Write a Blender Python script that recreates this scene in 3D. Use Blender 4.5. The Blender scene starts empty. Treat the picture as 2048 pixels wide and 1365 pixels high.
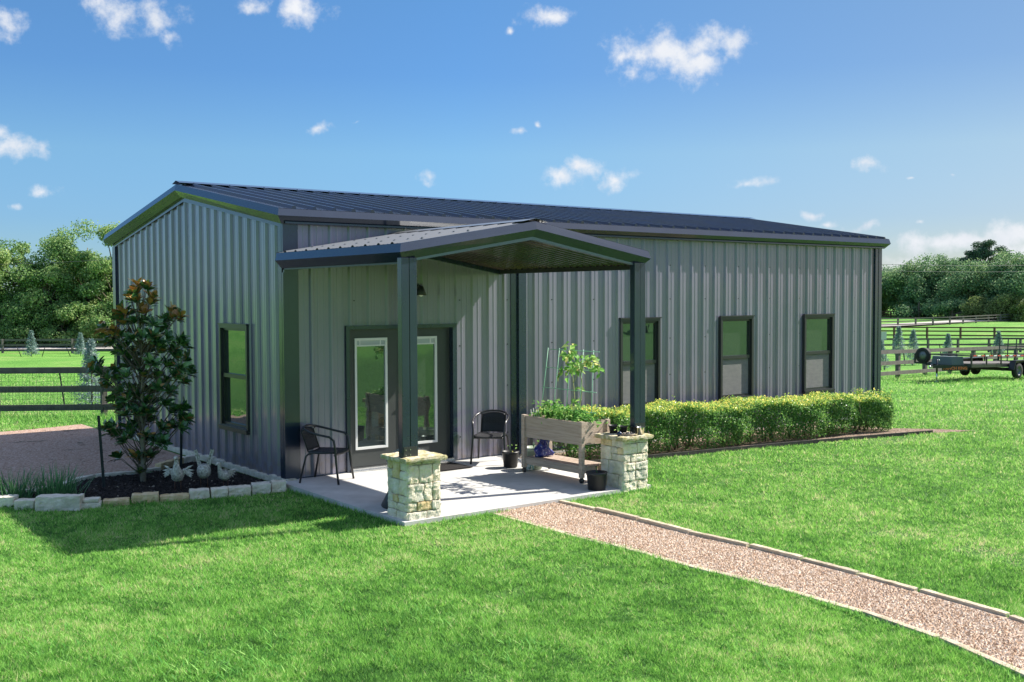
import bpy, bmesh, math, random
import numpy as np
from mathutils import Vector, Matrix, noise as mnoise

S = bpy.context.scene
COL = S.collection
rad = math.radians
# ------------------------------------------------------------------ camera
CAM = np.array([-6.45523, -13.50549, 2.49212])
FPX = 2150.28                       # focal length in pixels of a 2048 wide picture
def _basis(yaw, pitch, roll):
    cy, sy, cp, sp = math.cos(yaw), math.sin(yaw), math.cos(pitch), math.sin(pitch)
    f = np.array([sy * cp, cy * cp, sp]); r = np.array([cy, -sy, 0.0]); u = np.cross(r, f)
    cr, sr = math.cos(roll), math.sin(roll)
    return cr * r + sr * u, -sr * r + cr * u, f
CR, CU, CF = _basis(rad(37.49004), rad(-2.33599), rad(-0.21837))
cam = bpy.data.cameras.new('camera')
cam.sensor_width = 36.0
cam.lens = 36.0 * FPX / 2048.0
cam.clip_start = 0.1
cam.clip_end = 6000
camo = bpy.data.objects.new('camera', cam)
COL.objects.link(camo)
camo.matrix_world = Matrix(((CR[0], CU[0], -CF[0], CAM[0]), (CR[1], CU[1], -CF[1], CAM[1]),
                            (CR[2], CU[2], -CF[2], CAM[2]), (0, 0, 0, 1)))
S.camera = camo
# ------------------------------------------------------------------ light
SUN_EL, SUN_AZ = 42.0, 14.0         # azimuth: degrees from +X towards -Y
sun_dir = Vector((math.cos(rad(SUN_EL)) * math.cos(rad(SUN_AZ)), -math.cos(rad(SUN_EL)) * math.sin(rad(SUN_AZ)), math.sin(rad(SUN_EL))))
sl = bpy.data.lights.new('sun', 'SUN')
sl.energy = 5.0
sl.angle = rad(0.53)
sl.color = (1.0, 0.95, 0.86)
so = bpy.data.objects.new('sun', sl)
COL.objects.link(so)
so.rotation_euler = sun_dir.to_track_quat('Z', 'Y').to_euler()
S.view_settings.view_transform = 'Standard'
S.view_settings.look = 'None'
S.view_settings.gamma = 1
S.view_settings.use_curve_mapping = False
S.view_settings.exposure = 1.08
# ------------------------------------------------------------------ sky with fair weather clouds
W = bpy.data.worlds.new("World")
S.world = W
W.use_nodes = True
wt = W.node_tree
wt.nodes.clear()
def wn(kind, **kw):
    n = wt.nodes.new(kind)
    for k, v in kw.items():
        setattr(n, k, v)
    return n
def wl(a, b):
    wt.links.new(a, b)
out = wn('ShaderNodeOutputWorld')
bg = wn('ShaderNodeBackground')
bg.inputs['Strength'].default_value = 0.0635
wl(bg.outputs[0], out.inputs[0])
sky = wn('ShaderNodeTexSky', sky_type='NISHITA')
sky.sun_disc = False
sky.sun_elevation = rad(SUN_EL)
sky.sun_rotation = rad(90 + SUN_AZ)
sky.air_density = 1.0
sky.dust_density = 0.15
sky.ozone_density = 2.5
hs = wn('ShaderNodeHueSaturation')
hs.inputs['Saturation'].default_value = 1.0
hs.inputs['Value'].default_value = 1.0
wl(sky.outputs[0], hs.inputs['Color'])
tc = wn('ShaderNodeTexCoord')
# sky tone by height: clean deep blue air low down, unseen upper sky brightened as added fill light
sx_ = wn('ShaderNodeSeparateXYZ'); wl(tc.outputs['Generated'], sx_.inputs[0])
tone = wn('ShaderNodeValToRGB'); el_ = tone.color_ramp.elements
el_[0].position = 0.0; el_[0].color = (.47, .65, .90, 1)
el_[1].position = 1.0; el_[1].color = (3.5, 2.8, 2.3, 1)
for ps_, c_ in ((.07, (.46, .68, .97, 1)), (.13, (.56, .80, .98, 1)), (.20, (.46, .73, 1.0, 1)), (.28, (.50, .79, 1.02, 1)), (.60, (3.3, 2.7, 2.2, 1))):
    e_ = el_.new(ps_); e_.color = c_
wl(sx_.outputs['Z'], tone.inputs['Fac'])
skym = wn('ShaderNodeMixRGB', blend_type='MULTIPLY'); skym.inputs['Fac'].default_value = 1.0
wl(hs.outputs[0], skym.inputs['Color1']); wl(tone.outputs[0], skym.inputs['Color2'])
# air towards the sun's side is less glaring than the clean model sky
sdot = wn('ShaderNodeVectorMath', operation='DOT_PRODUCT'); wl(tc.outputs['Generated'], sdot.inputs[0]); sdot.inputs[1].default_value = (math.cos(rad(SUN_AZ)), -math.sin(rad(SUN_AZ)), 0)
sunw = wn('ShaderNodeValToRGB'); se = sunw.color_ramp.elements
se[0].position = .35; se[0].color = (1, 1, 1, 1); se[1].position = .88; se[1].color = (1.36, .87, .66, 1)
wl(sdot.outputs['Value'], sunw.inputs['Fac'])
skym2 = wn('ShaderNodeMixRGB', blend_type='MULTIPLY'); skym2.inputs['Fac'].default_value = 1.0
wl(skym.outputs[0], skym2.inputs['Color1']); wl(sunw.outputs[0], skym2.inputs['Color2']); skym = skym2
def wmath(op, a, b=None):
    n = wn('ShaderNodeMath', operation=op)
    for i, v in enumerate((a, b)):
        if v is None: continue
        if isinstance(v, (int, float)): n.inputs[i].default_value = v
        else: wl(v, n.inputs[i])
    return n.outputs[0]
def wvec(op, a, b):
    n = wn('ShaderNodeVectorMath', operation=op)
    for i, v in enumerate((a, b)):
        if isinstance(v, (tuple, list)): n.inputs[i].default_value = v
        else: wl(v, n.inputs[i])
    return n
nz0 = wn('ShaderNodeTexNoise'); nz0.inputs['Scale'].default_value = 22; nz0.inputs['Detail'].default_value = 3
wl(tc.outputs['Generated'], nz0.inputs['Vector'])
warp = wvec('SUBTRACT', nz0.outputs['Color'], (0.5, 0.5, 0.5))
warp = wvec('MULTIPLY', warp.outputs[0], (0.032, 0.032, 0.032))
wdir = wvec('ADD', tc.outputs['Generated'], warp.outputs[0]).outputs[0]
CLOUDS = [(18, 50, 40, 34, 1), (225, 25, 60, 45, 1), (300, 35, 70, 42, .9), (335, 68, 38, 30, .8), (520, 12, 50, 24, .9), (600, 20, 60, 36, 1),
          (1098, 26, 66, 27, 1.0), (1022, 58, 18, 11, .8), (1330, 105, 110, 44, 1.15), (1385, 130, 66, 34, 1.1), (1450, 82, 62, 36, 1.05), (1250, 110, 52, 26, .9),
          (30, 296, 62, 28, 1), (0, 268, 24, 28, .9), (92, 388, 32, 20, .85), (640, 254, 26, 20, .85), (30, 412, 20, 10, .7), (1040, 262, 38, 14, .7),
          (1084, 244, 15, 12, .8), (1165, 328, 50, 24, 1.0), (1125, 350, 46, 24, 1.0), (1235, 358, 44, 25, .95), (862, 362, 23, 16, .85), (1740, 326, 40, 20, .85),
          (1500, 365, 62, 15, .85), (1620, 428, 26, 15, .85), (1722, 452, 44, 14, .8), (1655, 448, 26, 11, .75), (1912, 347, 14, 9, .7), (1820, 360, 16, 7, .6),
          (1910, 488, 150, 24, 1.1), (2030, 474, 90, 26, 1.25), (1810, 520, 110, 26, .6), (2040, 508, 130, 30, 1.0), (705, 238, 18, 7, .6), (1835, 450, 26, 8, .6), (2180, 480, 120, 40, 1.0),
          (-120, 330, 80, 40, 1.0), (2350, 200, 120, 50, 1.0), (-300, 120, 140, 60, 1.0)]
acc = None
for (px, py, hx, hy, k) in CLOUDS:
    d = CF + (px - 1024) / FPX * CR - (py - 682.5) / FPX * CU
    dn = np.linalg.norm(d); d = d / dn
    a = np.cross(d, (0, 0, 1)); a /= np.linalg.norm(a); b = np.cross(a, d)
    a2 = a * FPX * (1 / (hx * 1.08)); b2 = b * FPX / (hy * 1.08)
    u_ = wvec('DOT_PRODUCT', wdir, tuple(a2)).outputs['Value']
    v_ = wvec('DOT_PRODUCT', wdir, tuple(b2)).outputs['Value']
    uu = wmath('MULTIPLY', u_, u_); vv = wmath('MULTIPLY', v_, v_)
    rr = wmath('SQRT', wmath('ADD', uu, vv))
    fld = wmath('SUBTRACT', k, rr)
    acc = fld if acc is None else wmath('MAXIMUM', acc, fld)
nz1 = wn('ShaderNodeTexNoise'); nz1.inputs['Scale'].default_value = 55; nz1.inputs['Detail'].default_value = 7; nz1.inputs['Roughness'].default_value = 0.62
wl(tc.outputs['Generated'], nz1.inputs['Vector'])
fb = wmath('MULTIPLY', wmath('SUBTRACT', nz1.outputs['Fac'], 0.52), 2.5)
dens = wmath('ADD', wmath('MULTIPLY', acc, 1.15), fb)
mr = wn('ShaderNodeMapRange', interpolation_type='SMOOTHSTEP')
mr.inputs['From Min'].default_value = 0.05; mr.inputs['From Max'].default_value = 1.30
mr.inputs['To Max'].default_value = 0.96
wl(dens, mr.inputs['Value'])
pos = wn('ShaderNodeMath', operation='GREATER_THAN'); pos.inputs[1].default_value = -0.55
wl(acc, pos.inputs[0])
cfac = wmath('MULTIPLY', mr.outputs[0], pos.outputs[0])
mxc = wn('ShaderNodeMixRGB')
ccol = wn('ShaderNodeValToRGB'); ce = ccol.color_ramp.elements
ce[0].position = .15; ce[0].color = (5.0, 5.5, 6.3, 1); ce[1].position = .75; ce[1].color = (7.4, 7.4, 7.5, 1)
wl(nz0.outputs['Fac'], ccol.inputs['Fac']); wl(ccol.outputs[0], mxc.inputs['Color2'])
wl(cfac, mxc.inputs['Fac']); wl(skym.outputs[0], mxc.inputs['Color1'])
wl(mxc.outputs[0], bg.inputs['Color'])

# ================================================================== helpers
rng = np.random.default_rng(7)
rnd = random.Random(11)
HF = np.array([math.sin(rad(37.49)), math.cos(rad(37.49))])     # view direction on the ground
HR = np.array([HF[1], -HF[0]])
TD = [-400, -60, -22, -3, 21.5, 25, 30, 40, 50, 75, 100, 174, 220, 320, 700, 2500]
TZ = [30, 7, 1.0, -.08, -.08, -.22, -.52, -.98, -1.28, -2.0, -2.8, -2.4, -1.7, .5, 3, 3]
def terr(x, y):
    D = (np.asarray(x) - CAM[0]) * HF[0] + (np.asarray(y) - CAM[1]) * HF[1]
    return np.interp(D, TD, TZ)
def at(px, D):
    """ground point seen in picture column px at horizontal distance D"""
    l = (px - 1024) / FPX * D
    p = CAM[:2] + HF * D + HR * l
    return float(p[0]), float(p[1]), float(terr(p[0], p[1]))
def pixray(px, py):
    return CF + (px - 1024) / FPX * CR - (py - 682.5) / FPX * CU
def G(px, py, z=0.0):
    d = pixray(px, py); k = (z - CAM[2]) / d[2]
    p = CAM + d * k
    return float(p[0]), float(p[1]), z

def link(o, parent=None):
    COL.objects.link(o)
    if parent is not None: o.parent = parent
    return o
def tag(o, label=None, cat=None, group=None, kind=None):
    if label: o['label'] = label
    if cat: o['category'] = cat
    if group: o['group'] = group
    if kind: o['kind'] = kind
    return o
def thing(name, label, cat, loc=(0, 0, 0), rz=0.0, group=None):
    o = bpy.data.objects.new(name, None)
    o.empty_display_size = 0.2
    o.location = loc; o.rotation_euler = (0, 0, rz)
    return tag(link(o), label, cat, group)
def copy_tree(o, parent=None):
    c = o.copy(); COL.objects.link(c)
    if parent is not None: c.parent = parent
    for ch in list(o.children): copy_tree(ch, c)
    return c

class MB:
    """collects shapes for one mesh"""
    def __init__(s): s.v = []; s.f = []; s.m = []; s.sm = []
    def add(s, vs, fs, mi=0, smooth=False):
        b = len(s.v); s.v += [tuple(map(float, v)) for v in vs]
        for f in fs: s.f.append(tuple(b + i for i in f)); s.m.append(mi); s.sm.append(smooth)
    def box(s, x0, x1, y0, y1, z0, z1, mi=0, bev=0.0, M=None):
        if bev > 0:
            bm = bmesh.new(); bmesh.ops.create_cube(bm, size=1)
            for v in bm.verts: v.co = Vector(((x0 + x1) / 2 + v.co.x * (x1 - x0), (y0 + y1) / 2 + v.co.y * (y1 - y0), (z0 + z1) / 2 + v.co.z * (z1 - z0)))
            bmesh.ops.bevel(bm, geom=list(bm.edges), offset=bev, segments=2, affect='EDGES', profile=0.6)
            bm.verts.index_update()
            vs = [(M @ v.co) if M else v.co.copy() for v in bm.verts]; fs = [[v.index for v in f.verts] for f in bm.faces]; bm.free()
            s.add(vs, fs, mi); return s
        vs = [Vector(p) for p in ((x0, y0, z0), (x1, y0, z0), (x1, y1, z0), (x0, y1, z0), (x0, y0, z1), (x1, y0, z1), (x1, y1, z1), (x0, y1, z1))]
        if M: vs = [M @ v for v in vs]
        s.add(vs, [(3, 2, 1, 0), (4, 5, 6, 7), (0, 1, 5, 4), (1, 2, 6, 5), (2, 3, 7, 6), (3, 0, 4, 7)], mi); return s
    def bar(s, a, b, w, h=None, up=(0, 0, 1), mi=0, bev=0.0):
        a = Vector(a); b = Vector(b); h = h or w
        d = (b - a); L = d.length; d.normalize(); up = Vector(up)
        if abs(d.dot(up)) > .98: up = Vector((0, 1, 0))
        sd = d.cross(up).normalized(); u2 = sd.cross(d)
        M = Matrix(((d.x, sd.x, u2.x, a.x), (d.y, sd.y, u2.y, a.y), (d.z, sd.z, u2.z, a.z), (0, 0, 0, 1)))
        return s.box(0, L, -w / 2, w / 2, -h / 2, h / 2, mi, bev, M)
    def tube(s, pts, r, n=8, mi=0, caps=True, smooth=True, sx=1.0):
        P = [Vector(p) for p in pts]; R = r if hasattr(r, '__len__') else [r] * len(P)
        rings = []; ref = None
        for i, p in enumerate(P):
            t = (P[min(i + 1, len(P) - 1)] - P[max(i - 1, 0)]).normalized()
            if ref is None:
                ref = Vector((0, 0, 1)) if abs(t.z) < .9 else Vector((1, 0, 0))
            sd = t.cross(ref)
            if sd.length < 1e-5: sd = t.cross(Vector((0, 1, 0.01)))
            sd.normalize(); ref2 = sd.cross(t).normalized(); ref = ref2
            rings.append([p + (sd * math.cos(k * 2 * math.pi / n) * sx + ref2 * math.sin(k * 2 * math.pi / n)) * R[i] for k in range(n)])
        vs = [v for rg in rings for v in rg]; fs = []
        for i in range(len(P) - 1):
            for k in range(n):
                fs.append((i * n + k, i * n + (k + 1) % n, (i + 1) * n + (k + 1) % n, (i + 1) * n + k))
        if caps:
            fs.append(tuple(range(n - 1, -1, -1))); fs.append(tuple((len(P) - 1) * n + k for k in range(n)))
        s.add(vs, fs, mi, smooth); return s
    def lathe(s, prof, n=24, c=(0, 0, 0), mi=0, smooth=True):
        vs = []; fs = []
        for (r, z) in prof:
            for k in range(n):
                a = 2 * math.pi * k / n; vs.append((c[0] + r * math.cos(a), c[1] + r * math.sin(a), c[2] + z))
        for i in range(len(prof) - 1):
            for k in range(n):
                fs.append((i * n + k, i * n + (k + 1) % n, (i + 1) * n + (k + 1) % n, (i + 1) * n + k))
        s.add(vs, fs, mi, smooth); return s
    def ell(s, c, r, n=12, m=8, mi=0, M=None):
        vs = []; fs = []
        for i in range(m + 1):
            th = math.pi * i / m
            for k in range(n):
                ph = 2 * math.pi * k / n
                v = Vector((r[0] * math.sin(th) * math.cos(ph), r[1] * math.sin(th) * math.sin(ph), r[2] * math.cos(th)))
                if M: v = M @ v
                vs.append(v + Vector(c))
        for i in range(m):
            for k in range(n):
                fs.append((i * n + k, (i + 1) * n + k, (i + 1) * n + (k + 1) % n, i * n + (k + 1) % n))
        s.add(vs, fs, mi, True); return s
    def prism(s, poly, z0, z1, mi=0):
        n = len(poly); vs = [(x, y, z0) for x, y in poly] + [(x, y, z1) for x, y in poly]
        fs = [tuple(range(n - 1, -1, -1)), tuple(range(n, 2 * n))] + [(i, (i + 1) % n, n + (i + 1) % n, n + i) for i in range(n)]
        s.add(vs, fs, mi); return s
    def quad(s, a, b, c, d, mi=0): s.add([a, b, c, d], [(0, 1, 2, 3)], mi); return s
    def rough(s, x0, x1, y0, y1, z0, z1, seg=.03, amp=.008, seed=0, mi=0, M=None, rnd_=.012, smooth=False, chip=1.0):
        """a hewn stone block: subdivided, rounded and chipped"""
        nx, ny, nz = [max(2, min(14, int(round((b - a) / seg)))) for a, b in ((x0, x1), (y0, y1), (z0, z1))]
        cx, cy, cz = (x0 + x1) / 2, (y0 + y1) / 2, (z0 + z1) / 2; hx, hy, hz = (x1 - x0) / 2, (y1 - y0) / 2, (z1 - z0) / 2
        idx = {}; vs = []; fs = []
        def vid(i, j, k):
            key = (i, j, k)
            if key not in idx:
                p = Vector((x0 + (x1 - x0) * i / nx, y0 + (y1 - y0) * j / ny, z0 + (z1 - z0) * k / nz))
                q = Vector((max(-(hx - rnd_), min(hx - rnd_, p.x - cx)), max(-(hy - rnd_), min(hy - rnd_, p.y - cy)), max(-(hz - rnd_), min(hz - rnd_, p.z - cz))))
                o = p - Vector((cx, cy, cz)) - q
                nrm = o.normalized() if o.length > 1e-6 else Vector((0, 0, 1))
                o = nrm * min(o.length, rnd_)
                sd = Vector((seed * 3.17, seed * 1.31, seed * 2.23))
                d = mnoise.noise(p * 9 + sd) * .8 + mnoise.noise(p * 26 + sd) * .7 + mnoise.noise(p * 60 + sd) * .35
                pp = Vector((cx, cy, cz)) + q + o + nrm * d * amp * chip
                idx[key] = len(vs); vs.append(M @ pp if M else pp)
            return idx[key]
        for i in range(nx):
            for j in range(ny):
                fs.append((vid(i, j, 0), vid(i, j + 1, 0), vid(i + 1, j + 1, 0), vid(i + 1, j, 0))); fs.append((vid(i, j, nz), vid(i + 1, j, nz), vid(i + 1, j + 1, nz), vid(i, j + 1, nz)))
        for i in range(nx):
            for k in range(nz):
                fs.append((vid(i, 0, k), vid(i + 1, 0, k), vid(i + 1, 0, k + 1), vid(i, 0, k + 1))); fs.append((vid(i, ny, k), vid(i, ny, k + 1), vid(i + 1, ny, k + 1), vid(i + 1, ny, k)))
        for j in range(ny):
            for k in range(nz):
                fs.append((vid(0, j, k), vid(0, j, k + 1), vid(0, j + 1, k + 1), vid(0, j + 1, k))); fs.append((vid(nx, j, k), vid(nx, j + 1, k), vid(nx, j + 1, k + 1), vid(nx, j, k + 1)))
        s.add(vs, fs, mi, smooth); return s
    def build(s, name, mats, parent=None, loc=None):
        me = bpy.data.meshes.new(name); me.from_pydata(s.v, [], s.f)
        for m in (mats if isinstance(mats, (list, tuple)) else [mats]): me.materials.append(m)
        me.polygons.foreach_set('material_index', s.m); me.polygons.foreach_set('use_smooth', s.sm)
        me.update()
        o = bpy.data.objects.new(name, me); link(o, parent)
        if loc is not None: o.location = loc
        return o

def arr_mesh(name, V, F, mat, parent=None, attrs=None, smooth=False):
    """mesh from numpy arrays; F is (n,3) or (n,4)"""
    me = bpy.data.meshes.new(name); k = F.shape[1]
    me.vertices.add(len(V)); me.vertices.foreach_set('co', V.astype(np.float32).ravel())
    me.loops.add(F.size); me.loops.foreach_set('vertex_index', F.astype(np.int32).ravel())
    me.polygons.add(len(F)); me.polygons.foreach_set('loop_start', np.arange(0, F.size, k, dtype=np.int32))
    me.polygons.foreach_set('use_smooth', np.full(len(F), smooth))
    for n_, a in (attrs or {}).items():
        at_ = me.attributes.new(n_, 'FLOAT', 'POINT'); at_.data.foreach_set('value', a.astype(np.float32).ravel())
    for m in (mat if isinstance(mat, (list, tuple)) else [mat]): me.materials.append(m)
    me.update(calc_edges=True)
    o = bpy.data.objects.new(name, me); link(o, parent); return o

def leaf_arrays(C, N, T, L, Wd, r, fold=.25):
    """rhombic folded leaves: centre-base C, normal N, tip direction T, length L, width Wd"""
    N = N / (np.linalg.norm(N, axis=1, keepdims=True) + 1e-9)
    T = T - N * (T * N).sum(1, keepdims=True); T /= (np.linalg.norm(T, axis=1, keepdims=True) + 1e-9)
    B = np.cross(N, T); L = L[:, None]; Wd = Wd[:, None]
    n = len(C); V = np.empty((n, 4, 3))
    V[:, 0] = C; V[:, 2] = C + T * L - N * L * .1
    V[:, 1] = C + T * L * .5 + B * Wd * .5 + N * Wd * fold; V[:, 3] = C + T * L * .5 - B * Wd * .5 + N * Wd * fold
    F = np.arange(n * 4).reshape(n, 4)
    return V.reshape(-1, 3), F, np.repeat(r, 4)
def unit(n):
    v = rng.normal(size=(n, 3)); return v / np.linalg.norm(v, axis=1, keepdims=True)

# ------------------------------------------------------------------ materials
def mat(name, base, rough=.6, spec=.4, metal=0., var=None, vscale=8, bump=0., bscale=40, detail=5, stretch=None, obj_rand=0., sheen=None, coat=0., vr=(.35, .65)):
    m = bpy.data.materials.new(name); m.use_nodes = True; t = m.node_tree; p = t.nodes['Principled BSDF']
    p.inputs['Base Color'].default_value = (*base, 1); p.inputs['Roughness'].default_value = rough
    p.inputs['Specular IOR Level'].default_value = spec; p.inputs['Metallic'].default_value = metal
    if coat: p.inputs['Coat Weight'].default_value = coat; p.inputs['Coat Roughness'].default_value = .11
    if var is not None or bump or obj_rand:
        tcn = t.nodes.new('ShaderNodeTexCoord'); vec = tcn.outputs['Object']
        if stretch:
            mp = t.nodes.new('ShaderNodeMapping'); mp.inputs['Scale'].default_value = stretch; t.links.new(vec, mp.inputs['Vector']); vec = mp.outputs[0]
    col = None
    if var is not None:
        nz = t.nodes.new('ShaderNodeTexNoise'); nz.inputs['Scale'].default_value = vscale; nz.inputs['Detail'].default_value = detail; nz.inputs['Roughness'].default_value = .62
        t.links.new(vec, nz.inputs['Vector'])
        rp = t.nodes.new('ShaderNodeValToRGB'); rp.color_ramp.elements[0].position = vr[0]; rp.color_ramp.elements[1].position = vr[1]
        rp.color_ramp.elements[0].color = (*base, 1); rp.color_ramp.elements[1].color = (*var[0], 1)
        for i, c in enumerate(var[1:]):
            e = rp.color_ramp.elements.new(vr[1] + (1 - vr[1]) * .5 * (i + 1)); e.color = (*c, 1)
        t.links.new(nz.outputs['Fac'], rp.inputs['Fac']); col = rp.outputs[0]
    if obj_rand:
        oi = t.nodes.new('ShaderNodeObjectInfo'); hsv = t.nodes.new('ShaderNodeHueSaturation')
        mrn = t.nodes.new('ShaderNodeMapRange'); mrn.inputs['To Min'].default_value = 1 - obj_rand; mrn.inputs['To Max'].default_value = 1 + obj_rand
        t.links.new(oi.outputs['Random'], mrn.inputs['Value']); t.links.new(mrn.outputs[0], hsv.inputs['Value'])
        if col is None: hsv.inputs['Color'].default_value = (*base, 1)
        else: t.links.new(col, hsv.inputs['Color'])
        col = hsv.outputs[0]
    if col is not None: t.links.new(col, p.inputs['Base Color'])
    if bump:
        nb = t.nodes.new('ShaderNodeTexNoise'); nb.inputs['Scale'].default_value = bscale; nb.inputs['Detail'].default_value = 6; nb.inputs['Roughness'].default_value = .65
        t.links.new(vec, nb.inputs['Vector'])
        bn = t.nodes.new('ShaderNodeBump'); bn.inputs['Strength'].default_value = bump; bn.inputs['Distance'].default_value = .02
        t.links.new(nb.outputs['Fac'], bn.inputs['Height']); t.links.new(bn.outputs[0], p.inputs['Normal'])
    return m
def leafmat(name, cols, rough=.5, trans=.3, spec=.3, attr='rnd'):
    m = bpy.data.materials.new(name); m.use_nodes = True; t = m.node_tree; p = t.nodes['Principled BSDF']
    at_ = t.nodes.new('ShaderNodeAttribute'); at_.attribute_name = attr
    rp = t.nodes.new('ShaderNodeValToRGB'); els = rp.color_ramp.elements
    while len(els) < len(cols): els.new(.5)
    for e, (ps, c) in zip(els, cols): e.position = ps; e.color = (*c, 1)
    t.links.new(at_.outputs['Fac'], rp.inputs['Fac']); t.links.new(rp.outputs[0], p.inputs['Base Color'])
    p.inputs['Roughness'].default_value = rough; p.inputs['Specular IOR Level'].default_value = spec
    if trans:
        tr = t.nodes.new('ShaderNodeBsdfTranslucent'); mx = t.nodes.new('ShaderNodeMixShader'); mx.inputs[0].default_value = trans
        o = t.nodes['Material Output']; hv = t.nodes.new('ShaderNodeHueSaturation'); hv.inputs['Value'].default_value = 1.3; hv.inputs['Hue'].default_value = .49
        t.links.new(rp.outputs[0], hv.inputs['Color']); t.links.new(hv.outputs[0], tr.inputs['Color'])
        t.links.new(p.outputs[0], mx.inputs[1]); t.links.new(tr.outputs[0], mx.inputs[2]); t.links.new(mx.outputs[0], o.inputs['Surface'])
    return m
M = {}
M['siding'] = mat('siding_paint', (.225, .208, .285), .36, .6, .24, var=[(.20, .185, .255)], vscale=1.2, coat=1.0, bump=.03, bscale=5)
def weather(m, dirt=(.20, .15, .11)):
    t = m.node_tree; p = t.nodes['Principled BSDF']; g = t.nodes.new('ShaderNodeNewGeometry'); sx = t.nodes.new('ShaderNodeSeparateXYZ'); t.links.new(g.outputs['Position'], sx.inputs[0])
    src = p.inputs['Base Color'].links[0].from_socket
    ad = t.nodes.new('ShaderNodeMath'); ad.operation = 'ADD'; t.links.new(sx.outputs['X'], ad.inputs[0]); t.links.new(sx.outputs['Y'], ad.inputs[1])
    dv = t.nodes.new('ShaderNodeMath'); dv.operation = 'DIVIDE'; dv.inputs[1].default_value = .9144; t.links.new(ad.outputs[0], dv.inputs[0])
    fl = t.nodes.new('ShaderNodeMath'); fl.operation = 'FLOOR'; t.links.new(dv.outputs[0], fl.inputs[0])
    wnz = t.nodes.new('ShaderNodeTexWhiteNoise'); wnz.noise_dimensions = '1D'; t.links.new(fl.outputs[0], wnz.inputs['W'])
    mr_ = t.nodes.new('ShaderNodeMapRange'); mr_.inputs['To Min'].default_value = .90; mr_.inputs['To Max'].default_value = 1.08; t.links.new(wnz.outputs['Value'], mr_.inputs['Value'])
    hv = t.nodes.new('ShaderNodeHueSaturation'); t.links.new(src, hv.inputs['Color']); t.links.new(mr_.outputs[0], hv.inputs['Value'])
    nz = t.nodes.new('ShaderNodeTexNoise'); nz.inputs['Scale'].default_value = 9; nz.inputs['Detail'].default_value = 8; t.links.new(g.outputs['Position'], nz.inputs['Vector'])
    a = t.nodes.new('ShaderNodeMapRange'); a.inputs['From Min'].default_value = .42; a.inputs['From Max'].default_value = .0; t.links.new(sx.outputs['Z'], a.inputs['Value'])
    b = t.nodes.new('ShaderNodeMapRange'); b.inputs['From Min'].default_value = .40; b.inputs['From Max'].default_value = .66; b.inputs['To Max'].default_value = .75; t.links.new(nz.outputs['Fac'], b.inputs['Value'])
    mu = t.nodes.new('ShaderNodeMath'); mu.operation = 'MULTIPLY'; t.links.new(a.outputs[0], mu.inputs[0]); t.links.new(b.outputs[0], mu.inputs[1])
    mx = t.nodes.new('ShaderNodeMixRGB'); mx.inputs['Color2'].default_value = (*dirt, 1); t.links.new(mu.outputs[0], mx.inputs['Fac']); t.links.new(hv.outputs[0], mx.inputs['Color1']); t.links.new(mx.outputs[0], p.inputs['Base Color'])
weather(M['siding'])
M['trim'] = mat('trim_paint', (.022, .036, .066), .24, .7, .25, var=[(.018, .030, .056)], vscale=2.5, coat=.55, bump=.02, bscale=9)
M['roof'] = mat('roof_paint', (.03, .042, .085), .26, .55, .4, var=[(.042, .046, .055)], vscale=2)
M['door'] = mat('door_paint', (.055, .06, .058), .4, .5, 0, var=[(.05, .054, .053)], vscale=5)
M['white'] = mat('white_vinyl', (.72, .72, .70), .4, .4)
M['frame'] = mat('window_frame_bronze', (.04, .042, .045), .3, .6, .2)
M['glass'] = mat('mirror_glass', (.17, .215, .205), .015, .8, .85)
_t = M['glass'].node_tree; _n = _t.nodes.new('ShaderNodeTexNoise'); _n.inputs['Scale'].default_value = 2.2; _b = _t.nodes.new('ShaderNodeBump'); _b.inputs['Strength'].default_value = .25; _b.inputs['Distance'].default_value = .01
_g = _t.nodes.new('ShaderNodeNewGeometry'); _t.links.new(_g.outputs['Position'], _n.inputs['Vector']); _t.links.new(_n.outputs['Fac'], _b.inputs['Height']); _t.links.new(_b.outputs[0], _t.nodes['Principled BSDF'].inputs['Normal'])
M['screen'] = mat('insect_screen', (.18, .18, .175), .8, .2, 0, var=[(.22, .215, .205)], vscale=6, bump=.25, bscale=300, stretch=(1, 1, 3))
M['dark'] = mat('dark_gap', (.01, .01, .01), .8, .1)
M['concrete'] = mat('concrete', (.43, .42, .40), .85, .25, var=[(.57, .56, .54), (.30, .29, .28)], vscale=1.6, detail=9, bump=.12, bscale=70)
M['stone'] = mat('limestone', (.80, .73, .60), .9, .2, var=[(.66, .56, .40), (.84, .79, .68)], vscale=9, bump=.8, bscale=45, obj_rand=.1)
M['stone2'] = mat('limestone_ochre', (.72, .58, .36), .9, .2, var=[(.50, .36, .17), (.76, .68, .52)], vscale=9, bump=.6, bscale=45, obj_rand=.08)
M['stone3'] = mat('limestone_grey', (.72, .67, .57), .9, .2, var=[(.54, .49, .38), (.80, .75, .66)], vscale=9, bump=.6, bscale=50, obj_rand=.08)
M['moss'] = mat('mossy_limestone', (.62, .54, .40), .95, .15, var=[(.34, .31, .14), (.60, .52, .36)], vscale=11, bump=.6, bscale=60, vr=(.42, .6))
M['edgestone'] = mat('edging_limestone', (.58, .50, .38), .9, .2, var=[(.44, .36, .25), (.66, .60, .49)], vscale=9, bump=.8, bscale=45, obj_rand=.12)
M['mortar'] = mat('mortar', (.50, .44, .33), .95, .1, bump=.4, bscale=60)
M['wood'] = mat('weathered_cedar', (.50, .41, .335), .8, .2, var=[(.36, .28, .22), (.60, .52, .45)], vscale=5, stretch=(3, .5, 9), bump=.3, bscale=30)
M['fence'] = mat('dark_fence_board', (.10, .09, .085), .85, .25, var=[(.15, .138, .128)], vscale=5, bump=.2, bscale=30)
M['fenceb'] = mat('brown_fence_board', (.10, .055, .038), .85, .25, var=[(.13, .085, .06)], vscale=5)
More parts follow.
